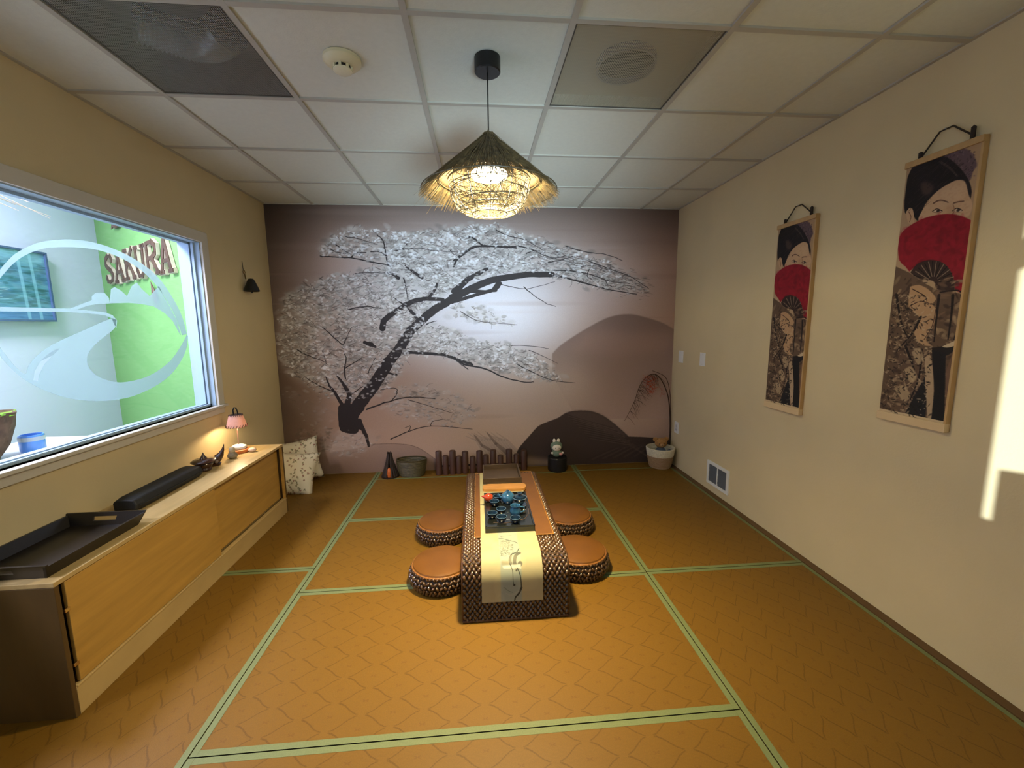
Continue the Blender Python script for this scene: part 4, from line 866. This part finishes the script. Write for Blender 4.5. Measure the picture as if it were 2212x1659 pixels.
MB().lathe([(0, 2.062), (.07, 2.063), (.08, 2.072), (.078, 2.085), (.03, 2.11), (0, 2.11)], n=36).build('disc_bulb', mat('disc_bulb_glow', (255, 246, 214), .5, emit=10), pd, smooth=True)
lamp('pendant_light', 'AREA', (PX, PY, 2.058), 36, (1, .78, .40), .15, shape='DISK', spread=math.radians(112))
lamp('pendant_glow', 'POINT', (PX, PY, 2.045), 84, (1, .83, .50), .05)

# ---------------------------------------------------------------- woven low table
TX0, TX1, TY0, TY1, TZ, TR_ = -.098, .425, 1.86, 3.15, .31, .10
def tprof(s, off=0.0):            # distance s up the front, over the top, down the back
    a1 = TZ - TR_; arc = TR_ * PI / 2; top = (TY1 - TY0) - 2 * TR_
    if s < a1: return (TY0 - off, s, (-1, 0))
    s -= a1
    if s < arc: t_ = s / TR_; return (TY0 + TR_ - (TR_ + off) * math.cos(t_), TZ - TR_ + (TR_ + off) * math.sin(t_), (-math.cos(t_), math.sin(t_)))
    s -= arc
    if s < top: return (TY0 + TR_ + s, TZ + off, (0, 1))
    s -= top
    if s < arc: t_ = s / TR_; return (TY1 - TR_ + (TR_ + off) * math.sin(t_), TZ - TR_ + (TR_ + off) * math.cos(t_), (math.sin(t_), math.cos(t_)))
    s -= arc; return (TY1 + off, TZ - TR_ - s, (1, 0))
TLEN = 2 * (TZ - TR_) + TR_ * PI + (TY1 - TY0) - 2 * TR_
tb = thing('low_table', 'low waterfall table of dark woven seagrass with a tan leather top', 'table', ((TX0 + TX1) / 2, (TY0 + TY1) / 2, 0))
tx, ty = tb.location.x, tb.location.y
def sheet(x0, x1, s0, s1, o0, o1, n=60):
    q = MB(); vs = []
    for k in range(n + 1):
        s = s0 + (s1 - s0) * k / n
        for x, off in ((x0, o0), (x1, o0), (x1, o1), (x0, o1)): y, z, _ = tprof(s, off); vs.append((x - tx, y - ty, z))
    q.add(vs, [(i * 4 + k, i * 4 + (k + 1) % 4, (i + 1) * 4 + (k + 1) % 4, (i + 1) * 4 + k) for i in range(n) for k in range(4)] + [(0, 1, 2, 3), tuple(4 * n + k for k in (3, 2, 1, 0))])
    return q
sheet(TX0 + .004, TX1 - .004, 0, TLEN, -.035, -.004).build('core_board', M_rattan_b, tb, smooth=True)
def lump(q, c, a, b_, nrm, h):     # little domed strand, 18 faces less base
    for_ = [-1, -.4, .4, 1]; vs = []
    for v in for_:
        for u in for_: vs.append(c + a * u * (1 - .18 * v * v) + b_ * v * (1 - .18 * u * u) + nrm * h * ((1 - u * u) * (1 - v * v)) ** .5)
    q.add(vs, [(j * 4 + i, j * 4 + i + 1, (j + 1) * 4 + i + 1, (j + 1) * 4 + i) for j in range(3) for i in range(3)])
LX0, LX1, LY0, LY1 = -.036, .392, 2.10, 3.08        # leather inset
q = MB(); step = .0172; nx = int((TX1 - TX0) / .0232)
for j in range(int(TLEN / step)):
    s = (j + .5) * step; y, z, nn = tprof(s, -.002)
    for i in range(nx + 1):
        x = TX0 + (i + (.5 if j % 2 else 0)) * (TX1 - TX0) / nx
        if x < TX0 + .003 or x > TX1 - .003: continue
        if nn == (0, 1) and LX0 < x < LX1 and LY0 < y < LY1: continue
        y2, z2_, _ = tprof(min(TLEN, s + .01), -.002); tv = Vector((0, y2 - y, z2_ - z)).normalized(); N = Vector((0, nn[0], nn[1])); X_ = Vector((1, 0, 0))
        tilt = .45 if (i + j) % 2 else -.45; a = (X_ * math.cos(tilt) + tv * math.sin(tilt)) * .0082; b_ = (tv * math.cos(tilt) - X_ * math.sin(tilt)) * .0125
        lump(q, Vector((x - tx, y - ty, z)) + Vector((rnd.uniform(-.001, .001), 0, 0)), a, b_, N, .010)
o = q.build('woven_cover', M_rattan, tb, smooth=False, fix=False); o.data.shade_smooth(); o['kind'] = 'stuff'; o['label'] = 'dark brown woven seagrass strands'
q = MB()
for x in (TX0 + .002, TX1 - .002): q.tube([(x - tx, tprof(TLEN * k / 80, -.01)[0] - ty, tprof(TLEN * k / 80, -.01)[1]) for k in range(81)], .007, 8)
q.tube([(TX0 - tx, TY0 - ty, .007), (TX1 - tx, TY0 - ty, .007)], .007, 8)
q.build('edge_rope', mat('edge_rope_fibre', (72, 44, 20), .45, var=.4, scale=90), tb, smooth=True)
MB().box(LX0 - tx, LX1 - tx, LY0 - ty, LY1 - ty, TZ - .006, TZ + .001).build('leather_inset', M_leather, tb, bevel=.002)
q = MB(); cr = [(LX0, LY0), (LX1, LY0), (LX1, LY1), (LX0, LY1), (LX0, LY0)]
for (a0, b0), (a1, b1) in zip(cr, cr[1:]): q.tube([(a0 - tx, b0 - ty, TZ + .002), (a1 - tx, b1 - ty, TZ + .002)], .0036, 8)
q.build('leather_piping', mat('gold_tan_piping', (150, 104, 44), .3), tb, smooth=True)
# stools
def stool(loc, label):
    t = thing('floor_stool', label, 'stool', loc, group='round woven stools at the low table')
    prof = [(.150, 0), (.172, .012), (.186, .04), (.182, .07), (.166, .098), (.162, .102)]
    MB().lathe([(r - .006, z) for r, z in prof] + [(0, .102)], n=48).build('core', M_rattan_b, t, smooth=True)
    q = MB(); nr = 7; nc = 52
    def pt(u, v):
        k = v * (len(prof) - 1); i = min(int(k), len(prof) - 2); f = k - i; r = prof[i][0] * (1 - f) + prof[i + 1][0] * f - .003; z = prof[i][1] * (1 - f) + prof[i + 1][1] * f; a = 2 * PI * u; return Vector((r * math.cos(a), r * math.sin(a), z))
    for j in range(nr):
        for i in range(nc):
            u = (i + (.5 if j % 2 else 0)) / nc; v = (j + .5) / nr; c = pt(u, v); du = (pt(u + .002, v) - c).normalized(); dv = (pt(u, min(1, v + .05)) - c).normalized(); N = du.cross(dv)
            if N.dot(Vector((c.x, c.y, 0))) < 0: N = -N
            tl_ = .75 if (i + j // 2) % 2 else -.75; a = (du * math.cos(tl_) + dv * math.sin(tl_)) * .0066; b_ = (dv * math.cos(tl_) - du * math.sin(tl_)) * .0122
            lump(q, c, a, b_, N, .010)
    o = q.build('woven_side', M_rattan, t, fix=False); o.data.shade_smooth(); o['kind'] = 'stuff'; o['label'] = 'dark brown woven strands'
    MB().ring((0, 0, .103), .163, .006, 60, 8).build('braided_rim', mat('rim_braid', (150, 98, 46), .35, var=.4, scale=120), t, smooth=True)
    MB().lathe([(.158, .1), (.162, .108), (.158, .116), (.14, .122), (.08, .126), (0, .127)], n=48).build('leather_cushion', M_leather, t, smooth=True)
    return t
s0 = stool((-.228, 2.235, 0), 'nearest left stool, round with tan leather seat, beside the front of the low table')
copy_tree(s0, (.572, 2.285, 0), 'nearest right stool, round with tan leather seat, beside the front of the low table', rz=1)
copy_tree(s0, (-.262, 2.745, 0), 'farther left stool, round with tan leather seat, toward the mural', rz=2)
copy_tree(s0, (.612, 2.765, 0), 'farther right stool, round with tan leather seat, toward the mural', rz=.5)

# table runner
RX0, RX1 = -.004, .294; S0, S1 = .105, TZ - TR_ + TR_ * PI / 2 + 1.12
rw = Canvas(300, 1340, (160, 152, 116))
kk = 1340 / (S1 - S0)
def rz_(x, y): # zoom 7 coords -> runner canvas
    u = (x - 445) / (1385 - 445) * 300; v = 1340 - (1190 - y) / (1190 - 100) * .40 * kk; return (u, v)
rw.poly([rz_(735, -40), rz_(1055, -40), rz_(1055, 1190), rz_(735, 1190)], (136, 146, 134), .95, 2)
W = lambda pts, w0, w1, c=(40, 44, 38), a=.95: rw.stroke([rz_(*p) for p in sp(pts, 4)], w0, w1, c, a)
W([(745, 180), (830, 200), (930, 260), (1010, 300), (1040, 340)], 3, 3); W([(800, 160), (790, 120), (960, 110)], 2, 3, a=.5)
for _ in range(130): q = rz_(rs.uniform(750, 960), rs.uniform(250, 600)); rw.blob(*q, rs.uniform(3, 9), rs.uniform(1.5, 4), rs.uniform(0, 3), (84, 90, 80), .5)
W([(1050, 470), (1010, 540), (920, 580), (880, 640), (885, 700)], 3, 7); W([(1052, 560), (990, 590), (955, 680), (990, 745), (1045, 700)], 14, 22, (70, 72, 62), .75); W([(910, 600), (895, 650), (905, 700)], 10, 12, (90, 92, 82), .7)
rw.poly([rz_(755, 655), rz_(880, 665), rz_(880, 712), rz_(755, 705)], (128, 120, 92), .7, 2); rw.poly([rz_(770, 718), rz_(1052, 705), rz_(1052, 760), rz_(785, 748)], (206, 204, 184), .9, 2)
W([(885, 700), (920, 780), (925, 900), (940, 960)], 3, 2); W([(990, 745), (1030, 820), (1045, 900), (1052, 1000)], 3, 6); W([(1052, 1000), (1010, 1080), (960, 1130), (945, 1180)], 10, 5); rw.blob(*rz_(942, 958), 6, 5, 0, (40, 40, 36)); rw.blob(*rz_(980, 778), 5, 4, 0, (50, 50, 46))
W([(780, 980), (860, 1040), (920, 1060)], 2, 2, a=.4); W([(1020, 1040), (900, 1100), (800, 1060)], 10, 3, (150, 152, 138), .5)
for _ in range(40): rw.blob(rs.uniform(0, 300), rs.uniform(0, 1340), rs.uniform(20, 70), rs.uniform(10, 50), 0, (214, 198, 150), .12)
rw.stroke([(0, 560), (40, 556)], 5, 2, (50, 44, 34), .9); rw.stroke([(150, 275), (200, 280)], 3, 2, (90, 84, 70), .7)
rn = thing('table_runner', 'cream table runner with an ink painting hanging over the front of the low table', 'table runner', (tx, ty, 0))
q = sheet(RX0, RX1, S0, S1, .006, .0072, 90)
for i, (x, y, z) in enumerate(q.v): # gentle buckle on the hanging end
    if y + ty < TY0 + .03: q.v[i] = (x, y - .003 * math.sin((x + tx) * 26) * max(0, (.26 - z) / .15), z)
o = q.build('cloth', img_mat('runner_print', rw, rough=.7), rn, smooth=True)
def ruv(c, n):
    y, z = c.y + ty, c.z
    if y < TY0 + TR_ and z < TZ - TR_: s = z
    elif y < TY0 + TR_: s = TZ - TR_ + TR_ * math.atan2(z - (TZ - TR_), TY0 + TR_ - y)
    else: s = TZ - TR_ + TR_ * PI / 2 + (y - TY0 - TR_)
    return ((c.x + tx - RX0) / (RX1 - RX0), (s - S0) / (S1 - S0))
set_uv(o, ruv)
ZT = TZ + .0075
# walnut tray at the back
t = thing('wood_tray', 'dark walnut rectangular tray at the far end of the low table', 'tray', (.158, 2.99, ZT))
M_wal = mat('walnut', (74, 58, 40), .4, var=.35, scale=10, stretch=(1.2, 12, 3)); hx, hy = .137, .152
MB().box(-hx, hx, -hy, hy, 0, .009).build('base', M_wal, t)
MB().box(-hx, hx, -hy, -hy + .009, .0, .042).box(-hx, hx, hy - .009, hy, 0, .042).box(-hx, -hx + .009, -hy, hy, 0, .042).box(hx - .009, hx, -hy, hy, 0, .042).build('rim', M_wal, t, bevel=.002)
# wavy wooden board
t_ = [(.164 + math.cos(a) * .149 * (1 if abs(math.cos(a)) > .9 else 1), 2.745 + math.sin(a) * .05) for a in []]
bd = []
for k in range(40):
    a = 2 * PI * k / 40; c, s_ = math.cos(a), math.sin(a); bd.append((.15 * math.copysign(abs(c) ** .6, c), .052 * math.copysign(abs(s_) ** .55, s_) + .006 * math.sin(6 * a * .5 + 1)))
o = MB().prism(bd, lambda a, b_, d: (a, b_, d), 0, .018).build('tea_board', mat('camphor_wood', (186, 132, 66), .45, var=.25, scale=8, stretch=(1, 8, 1)), loc=(.165, 2.745, ZT), bevel=.004)
tag(o, 'long live-edge light brown wooden board between the two trays', 'board')
# tea tray
t = thing('tea_tray', 'black square-edged tea tray carrying the blue tea set', 'tray', (.158, 2.362, ZT), rz=.0)
M_tt = mat('black_stone', (20, 22, 20), .22, spec=.7); hx, hy = .136, .232
MB().box(-hx, hx, -hy, hy, 0, .03).build('body', M_tt, t, bevel=.003)
MB().box(-hx, hx, -hy, -hy + .008, .03, .037).box(-hx, hx, hy - .008, hy, .03, .037).box(-hx, -hx + .008, -hy, hy, .03, .037).box(hx - .008, hx, -hy, hy, .03, .037).build('raised_edge', M_tt, t, bevel=.001)
pts = [(.125, .09), (.13, 0), (.12, -.08), (.09, -.14), (.04, -.175), (-.03, -.185), (-.09, -.17)]
MB().tube([(x, y, .031) for x, y in pts], .0016, 6).build('carved_groove_line', mat('groove', (92, 74, 66), .3), t)
MB().box(-.02, .006, -.143, -.139, .030, .0315).build('drain_slot', mat('drain_silver', (230, 230, 220), .2, metal=.8), t)
ZTT = ZT + .030
M_cb = mat('blue_black_glaze', (20, 40, 62), .12, var=.3, scale=30, coat=.6); M_cr = mat('blue_glaze_rim', (76, 104, 128), .15, coat=.6, var=.2); M_pot = mat('teal_blue_glaze', (62, 116, 158), .14, coat=.7, var=.35, scale=18, rgb2=(30, 66, 100))
def cup(x, y, label, s=1):
    t = thing('tea_cup', label, 'cup', (x, y, ZTT), group='blue tea cups on the black tray')
    MB().lathe([(0, 0), (.016 * s, 0), (.017 * s, .004), (.025 * s, .013), (.0285 * s, .03), (.0275 * s, .0305), (.022 * s, .014), (.01 * s, .007), (0, .006)], n=28).build('bowl', M_cb, t, smooth=True)
    MB().ring((0, 0, .0305), .028 * s, .0012, 36, 6).build('rim', M_cr, t, smooth=True)
    return t
c0 = cup(.106, 2.485, 'back-most tea cup on the black tray, left of the blue teapot')
for x, y, l in ((.083, 2.412, 'tea cup second from the back, beside the orange gourd'), (.118, 2.300, 'middle tea cup, left of the small pitcher'), (.064, 2.252, 'leftmost tea cup on the black tray'), (.115, 2.200, 'tea cup at the front centre of the tray'), (.190, 2.180, 'front right tea cup, before the pitcher')): copy_tree(c0, (x, y, ZTT), l)
t = thing('teapot', 'round teal blue teapot in the middle of the black tray', 'teapot', (.168, 2.45, ZTT))
MB().lathe([(0, 0), (.026, 0), (.038, .016), (.042, .034), (.036, .054), (.02, .066), (0, .068)], n=32).build('body', M_pot, t, smooth=True)
MB().lathe([(.021, .065), (.018, .07), (.008, .072), (.007, .075), (.009, .079), (0, .081)], n=24).build('lid', M_pot, t, smooth=True)
MB().tube([(-.03, 0, .03), (-.05, 0, .04), (-.06, 0, .058)], [.01, .007, .005], 10).build('spout', M_pot, t, smooth=True)
MB().tube([(0, .034, .05), (0, .06, .055), (0, .064, .035), (0, .038, .02)], .005, 8).build('handle', M_pot, t, smooth=True)
t = thing('lidded_bowl', 'wide lidded blue tea bowl on its saucer, right of the teapot', 'bowl', (.236, 2.392, ZTT))
MB().lathe([(0, 0), (.022, 0), (.04, .008), (.042, .01), (.02, .005), (0, .005)], n=32).build('saucer', M_cr, t, smooth=True)
MB().lathe([(0, .005), (.016, .005), (.03, .028), (.043, .055), (.0415, .056), (.03, .034), (0, .02)], n=32).build('bowl', M_cb, t, smooth=True)
MB().ring((0, 0, .055), .042, .0018, 40, 6).build('rim', M_cr, t, smooth=True)
MB().lathe([(.033, .052), (.03, .062), (.012, .07), (.011, .077), (.016, .083), (.014, .084), (0, .076)], n=28).build('lid', M_cb, t, smooth=True)
t = thing('pitcher', 'small teal blue pitcher with a handle, front right of the teapot', 'pitcher', (.198, 2.275, ZTT))
MB().lathe([(0, 0), (.022, 0), (.031, .014), (.032, .03), (.026, .05), (.029, .058), (.027, .058), (.024, .05), (.028, .03), (0, .006)], n=30).build('body', M_pot, t, smooth=True)
MB().tube([(.03, 0, .048), (.052, 0, .044), (.054, 0, .024), (.031, 0, .014)], .0045, 8).build('handle', M_pot, t, smooth=True)
t = thing('gourd_figurine', 'small orange-red pointed gourd figurine at the left edge of the tea tray', 'figurine', (.05, 2.475, ZTT))
Mx = Matrix.Rotation(-PI / 2.3, 3, 'Y'); q = MB(); q.lathe([(0, -.026), (.018, -.022), (.027, -.004), (.024, .014), (.01, .028), (.003, .044), (0, .05)], n=24); q.v = [tuple(Mx @ Vector(v) + Vector((0, 0, .027))) for v in q.v]
q.build('body', mat('orange_glaze', (160, 58, 26), .25, coat=.4), t, smooth=True)
MB().ball((.022, 0, .034), .005).build('stem_end', mat('dark_stem', (70, 30, 16), .5), t)
o = MB().ball((0, 0, .0055), .006, .006, .0055).build('white_bead', mat('white_glass', (240, 236, 220), .1), smooth=True, loc=(.256, 2.325, ZTT)); tag(o, 'tiny white bead on the tea tray right of the pitcher', 'bead')

# ---------------------------------------------------------------- along the mural: fence, basket, burner, figure
fn = thing('log_fence', 'low fence of short dark round logs standing against the mural', 'fence', (0, 3.97, 0))
tops = [(708, 262), (780, 308), (852, 255), (918, 315), (983, 265), (1063, 318), (1133, 258), (1200, 300), (1275, 248), (1350, 302), (1440, 242), (1517, 292), (1595, 252)]
for k, (zx, zy) in enumerate(tops):
    u, v = 800 + zx / 4.809, 920 + zy / 4.809; y = 3.952 + .0045 * k; p = at(u, v, 'y', y); r = .0315 if k % 2 == 0 else .029
    o = MB().lathe([(0, 0), (r, 0), (r, p[2] - .006), (r - .005, p[2]), (0, p[2] + .001)], n=20).build('log', bpy.data.materials.get('dark_log') or mat('dark_log', (72, 44, 32), .5, var=.4, scale=10, stretch=(1, 1, .3)), fn, smooth=True, loc=(p[0], y - 3.97, 0))
o = MB().box(-.42, .44, .03, .036, .06, .075).build('rail', M_dark, fn)
t = thing('oval_basket', 'dark green oval wicker basket beside the log fence', 'basket', (-.66, 3.965, 0))
q = MB()
for k in range(13):
    z = .006 + k * .0115; r = .112 + .03 * (k / 12) ** .7; pts = [(r * 1.0 * math.cos(a), r * .62 * math.sin(a), z + .002 * math.sin(9 * a)) for a in np.linspace(0, 2 * PI, 41)]; q.tube(pts, .0068, 6, False)
q.build('wicker_coils', mat('dark_green_wicker', (74, 66, 34), .55, var=.4, scale=60), t, smooth=True)
MB().lathe([(0, .004), (.108, .004), (.108, .01), (0, .01)], n=30, sy=.62).build('bottom', mat('wicker_bottom', (40, 34, 18), .8), t)
MB().lathe([(.137, .152), (.147, .15), (.147, .166), (.137, .166)], n=40, sy=.62, closed=True).build('rim', mat('wicker_rim', (66, 58, 32), .55, var=.4, scale=60), t, smooth=True)
t = thing('twig_burner', 'small dark conical twig lantern with an orange piece inside', 'lantern', (-.866, 3.955, 0))
q = MB()
for k in range(16):
    a = 2 * PI * k / 16
    if k == 12: continue
    q.tube([(.072 * math.cos(a), .072 * math.sin(a), 0), (.03 * math.cos(a), .03 * math.sin(a), .15), (.018 * math.cos(a + .3), .018 * math.sin(a + .3), .235 + rnd.uniform(-.012, .01))], [.0115, .009, .005], 6)
q.build('twigs', mat('dark_twig', (46, 34, 28), .6, var=.4, scale=20), t, smooth=True)
MB().lathe([(.074, .0), (.084, .0), (.084, .012), (.074, .012)], n=28, closed=True).build('base_ring', M_dark, t)
MB().lathe([(0, 0), (.02, .004), (.026, .04), (.014, .085), (0, .1)], c=(0, -.045, .005), n=16).build('orange_core', mat('orange_stone', (190, 96, 40), .4, var=.3, scale=40), t, smooth=True)
t = thing('black_canister', 'round black ribbed canister under the rabbit figure', 'canister', (.772, 3.962, 0))
MB().lathe([(0, 0), (.092, 0)] + [(.094 + (.0025 if k % 2 else 0), .006 + k * .009) for k in range(15)] + [(.09, .14), (0, .14)], n=40).build('body', mat('black_ribbed', (13, 14, 18), .5), t, smooth=True)
MB().ring((0, 0, .136), .092, .004, 40, 6).build('rim', M_black, t, smooth=True)
t = thing('rabbit_figure', 'small white rabbit figurine in a sage green hood sitting on the black canister', 'figurine', (.765, 3.955, .14))
M_gr = mat('sage_hood', (112, 130, 108), .7, var=.1, scale=80); M_wh = mat('cream_vinyl', (236, 228, 210), .5)
MB().ball((0, 0, .04), .052, .042, .045).build('body', M_gr, t, smooth=True)
MB().ball((-.004, .004, .105), .06, .05, .052, 24, 14).build('hood', M_gr, t, smooth=True)
MB().ball((-.006, -.026, .098), .044, .032, .036, 20, 12).build('face', M_wh, t, smooth=True)
for x, a in ((-.026, -.12), (.014, .14)): MB().ball((x, 0, .160), .016, .012, .023, M=Matrix.Rotation(a, 3, 'Y')).build('ear', M_wh, t, smooth=True)
for x in (-.024, .012): MB().ball((x, -.0555, .1), .0032, .002, .0045).build('eye', M_black, t, smooth=True)
MB().ball((-.006, -.058, .09), .002).build('nose', mat('pink_nose', (190, 120, 110), .5), t)
for x in (-.05, .054): MB().ball((x, -.022, .042), .013, .013, .011).build('paw', M_wh, t, smooth=True)
MB().ball((.032, -.042, .036), .017, .010, .015).build('pink_heart', mat('pink_heart', (216, 150, 138), .5), t, smooth=True)
# rope basket with teddy bear
t = thing('rope_basket', 'round jute and white rope basket in the right back corner', 'basket', (1.826, 3.945, 0))
for nm, k0, k1, c in (('jute_coils', 0, 9, (160, 128, 92)), ('white_coils', 9, 15, (226, 216, 186))):
    q = MB()
    for k in range(k0, k1):
        f = k / 14; r = .098 + .036 * f ** .8; pts = [(r * math.cos(a), r * math.sin(a), .008 + k * .0135) for a in np.linspace(0, 2 * PI, 49)]; q.tube(pts, .0078, 6, False)
    q.build(nm, mat(nm, c, .85, var=.25, scale=150, bump=.5, bscale=200), t, smooth=True)
MB().lathe([(0, .002), (.095, .002), (.095, .01), (0, .01)], n=32).build('bottom', mat('jute_bottom', (120, 96, 66), .9), t)
t = thing('teddy_bear', 'brown teddy bear in a blue shirt sitting in the rope basket', 'teddy bear', (1.828, 3.945, .012))
M_fur = mat('brown_fur', (172, 126, 72), .95, var=.25, scale=60, bump=1, bscale=220); M_shirt = mat('blue_shirt', (84, 92, 104), .8)
MB().ball((0, 0, .1), .07, .055, .095).build('body', M_shirt, t, smooth=True)
MB().ball((0, -.004, .235), .062, .052, .05, 24, 14).build('head', M_fur, t, smooth=True)
for sg in (-1, 1): MB().ball((sg * .056, .004, .27), .026, .012, .024).build('ear', M_fur, t, smooth=True); MB().ball((sg * .07, -.02, .13), .022, .022, .045, M=Matrix.Rotation(sg * .4, 3, 'Y')).build('arm', M_shirt, t, smooth=True); MB().ball((sg * .024 - .012, -.052, .238), .0045).build('eye', M_black, t, smooth=True)
MB().ball((-.012, -.05, .224), .022, .016, .016).build('muzzle', mat('light_fur', (192, 148, 96), .95), t, smooth=True); MB().ball((-.013, -.067, .23), .006, .004, .005).build('nose', M_black, t, smooth=True)
MB().ball((0.01, -.056, .14), .014, .005, .01).build('badge', mat('cream_badge', (200, 186, 160), .6), t, smooth=True)
# arching dry branch in the corner
t = thing('dry_branch', 'tall arching dry branch with orange twigs in the right back corner', 'branch', (1.955, 4.05, 0))
def bp(u, v, y=4.045): p = at(u, v, 'y', y); return Vector((min(p[0], XR - .012) - 1.955, y - 4.05, p[2]))
def z6(x, y): return (1330 + x / 5.026, 760 + y / 5.026)
M_tw = mat('brown_twig', (66, 42, 24), .7); M_or = mat('orange_twig', (176, 72, 30), .7)
mn = [Vector((0, 0, .0))] + [bp(*z6(*p)) for p in ((590, 930), (590, 700), (580, 560), (560, 450), (510, 330), (460, 262), (410, 242), (350, 262), (290, 320), (245, 410), (210, 520), (155, 640), (95, 750))]
mn[1].x = max(mn[1].x, 0.0)
mn = [Vector(p) for p in sp([tuple(p) for p in mn], 4)]
MB().tube(mn, [.007 - .0055 * k / len(mn) for k in range(len(mn))], 6).build('stem', M_tw, t, smooth=True)
mn2 = [Vector((.005, -.02, 0))] + [bp(*z6(*p), 4.03) for p in ((597, 900), (598, 640), (585, 420), (550, 290), (490, 240), (400, 205))]
MB().tube([Vector(p) for p in sp([tuple(p) for p in mn2], 4)], .003, 6).build('stem', M_tw, t, smooth=True)
q, q2 = MB(), MB(); r7 = random.Random(11)
for k in range(46):
    i = r7.randrange(len(mn) // 2, len(mn) - 1); p = mn[i]; d = Vector((r7.uniform(.02, .13), r7.uniform(-.03, .01), r7.uniform(-.14, -.02)))
    q.tube([p, p + d * .5 + Vector((0, 0, .012)), p + d], [.0018, .0013, .0008], 4)
for k in range(36):
    c = bp(*z6(r7.uniform(335, 430), r7.uniform(270, 450))); d = Vector((r7.uniform(-.05, .05), r7.uniform(-.02, .01), r7.uniform(-.04, .03))); q2.tube([c - d, c + Vector((0, 0, .006)), c + d], [.001, .0022, .001], 4)
for k in range(7): c = bp(*z6(r7.uniform(490, 545), r7.uniform(400, 470))); d = Vector((r7.uniform(-.04, .04), 0, r7.uniform(-.03, .03))); q2.tube([c - d, c + d], .001, 4)
o = q.build('side_twigs', M_tw, t); o['kind'] = 'stuff'
o = q2.build('orange_twigs', M_or, t); o['kind'] = 'stuff'

# cushions in the left back corner
fcv = Canvas(512, 512, (226, 218, 196))
for _ in range(110):
    x, y = rs.uniform(0, 512), rs.uniform(0, 512); c = [(176, 140, 122), (136, 130, 104), (158, 116, 104), (160, 148, 118)][rs.randint(4)]
    for _ in range(3): fcv.blob(x + rs.uniform(-6, 6), y + rs.uniform(-6, 6), rs.uniform(6, 12), rs.uniform(4, 8), rs.uniform(0, 3), c, .8)
    fcv.stroke([(x, y), (x + rs.uniform(-20, 20), y + rs.uniform(12, 26))], 4, 3, (136, 134, 108), .8)
M_cush = img_mat('floral_print', fcv, rough=.9)
def cushion(label, loc, R3, s=.21, h=.075):
    q = MB(); n = 18
    for sg in (1, -1):
        vs = []
        for j in range(n + 1):
            for i in range(n + 1):
                u, v = -1 + 2 * i / n, -1 + 2 * j / n; pin = 1 - .10 * (1 - u * u) * 0 ; e = ((1 - u ** 4) * (1 - v ** 4)) ** .5
                k = 1 - .10 * (u * u * (1 - v * v) + v * v * (1 - u * u)) * 1.0
                vs.append((u * s * k, v * s * k, sg * h * e + .004 * math.sin(5 * u + 3 * v) * e))
        q.add(vs, [(j * (n + 1) + i, j * (n + 1) + i + 1, (j + 1) * (n + 1) + i + 1, (j + 1) * (n + 1) + i) for j in range(n) for i in range(n)])
    o = q.build('cushion', M_cush, loc=loc); o.data.shade_smooth(); set_uv(o, lambda c, nn: (c.x / (2 * s) + .5, c.y / (2 * s) + .5)); o.rotation_euler = R3; tag(o, label, 'cushion', 'floral cushions in the back corner')
cushion('front white floral cushion leaning low in the corner behind the cabinet', (-1.665, 3.70, .15), (math.radians(52), math.radians(4), math.radians(4)), .205, .065)
cushion('rear white floral cushion propped upright against the mural', (-1.70, 3.93, .195), (math.radians(76), math.radians(-10), math.radians(6)), .20, .06)
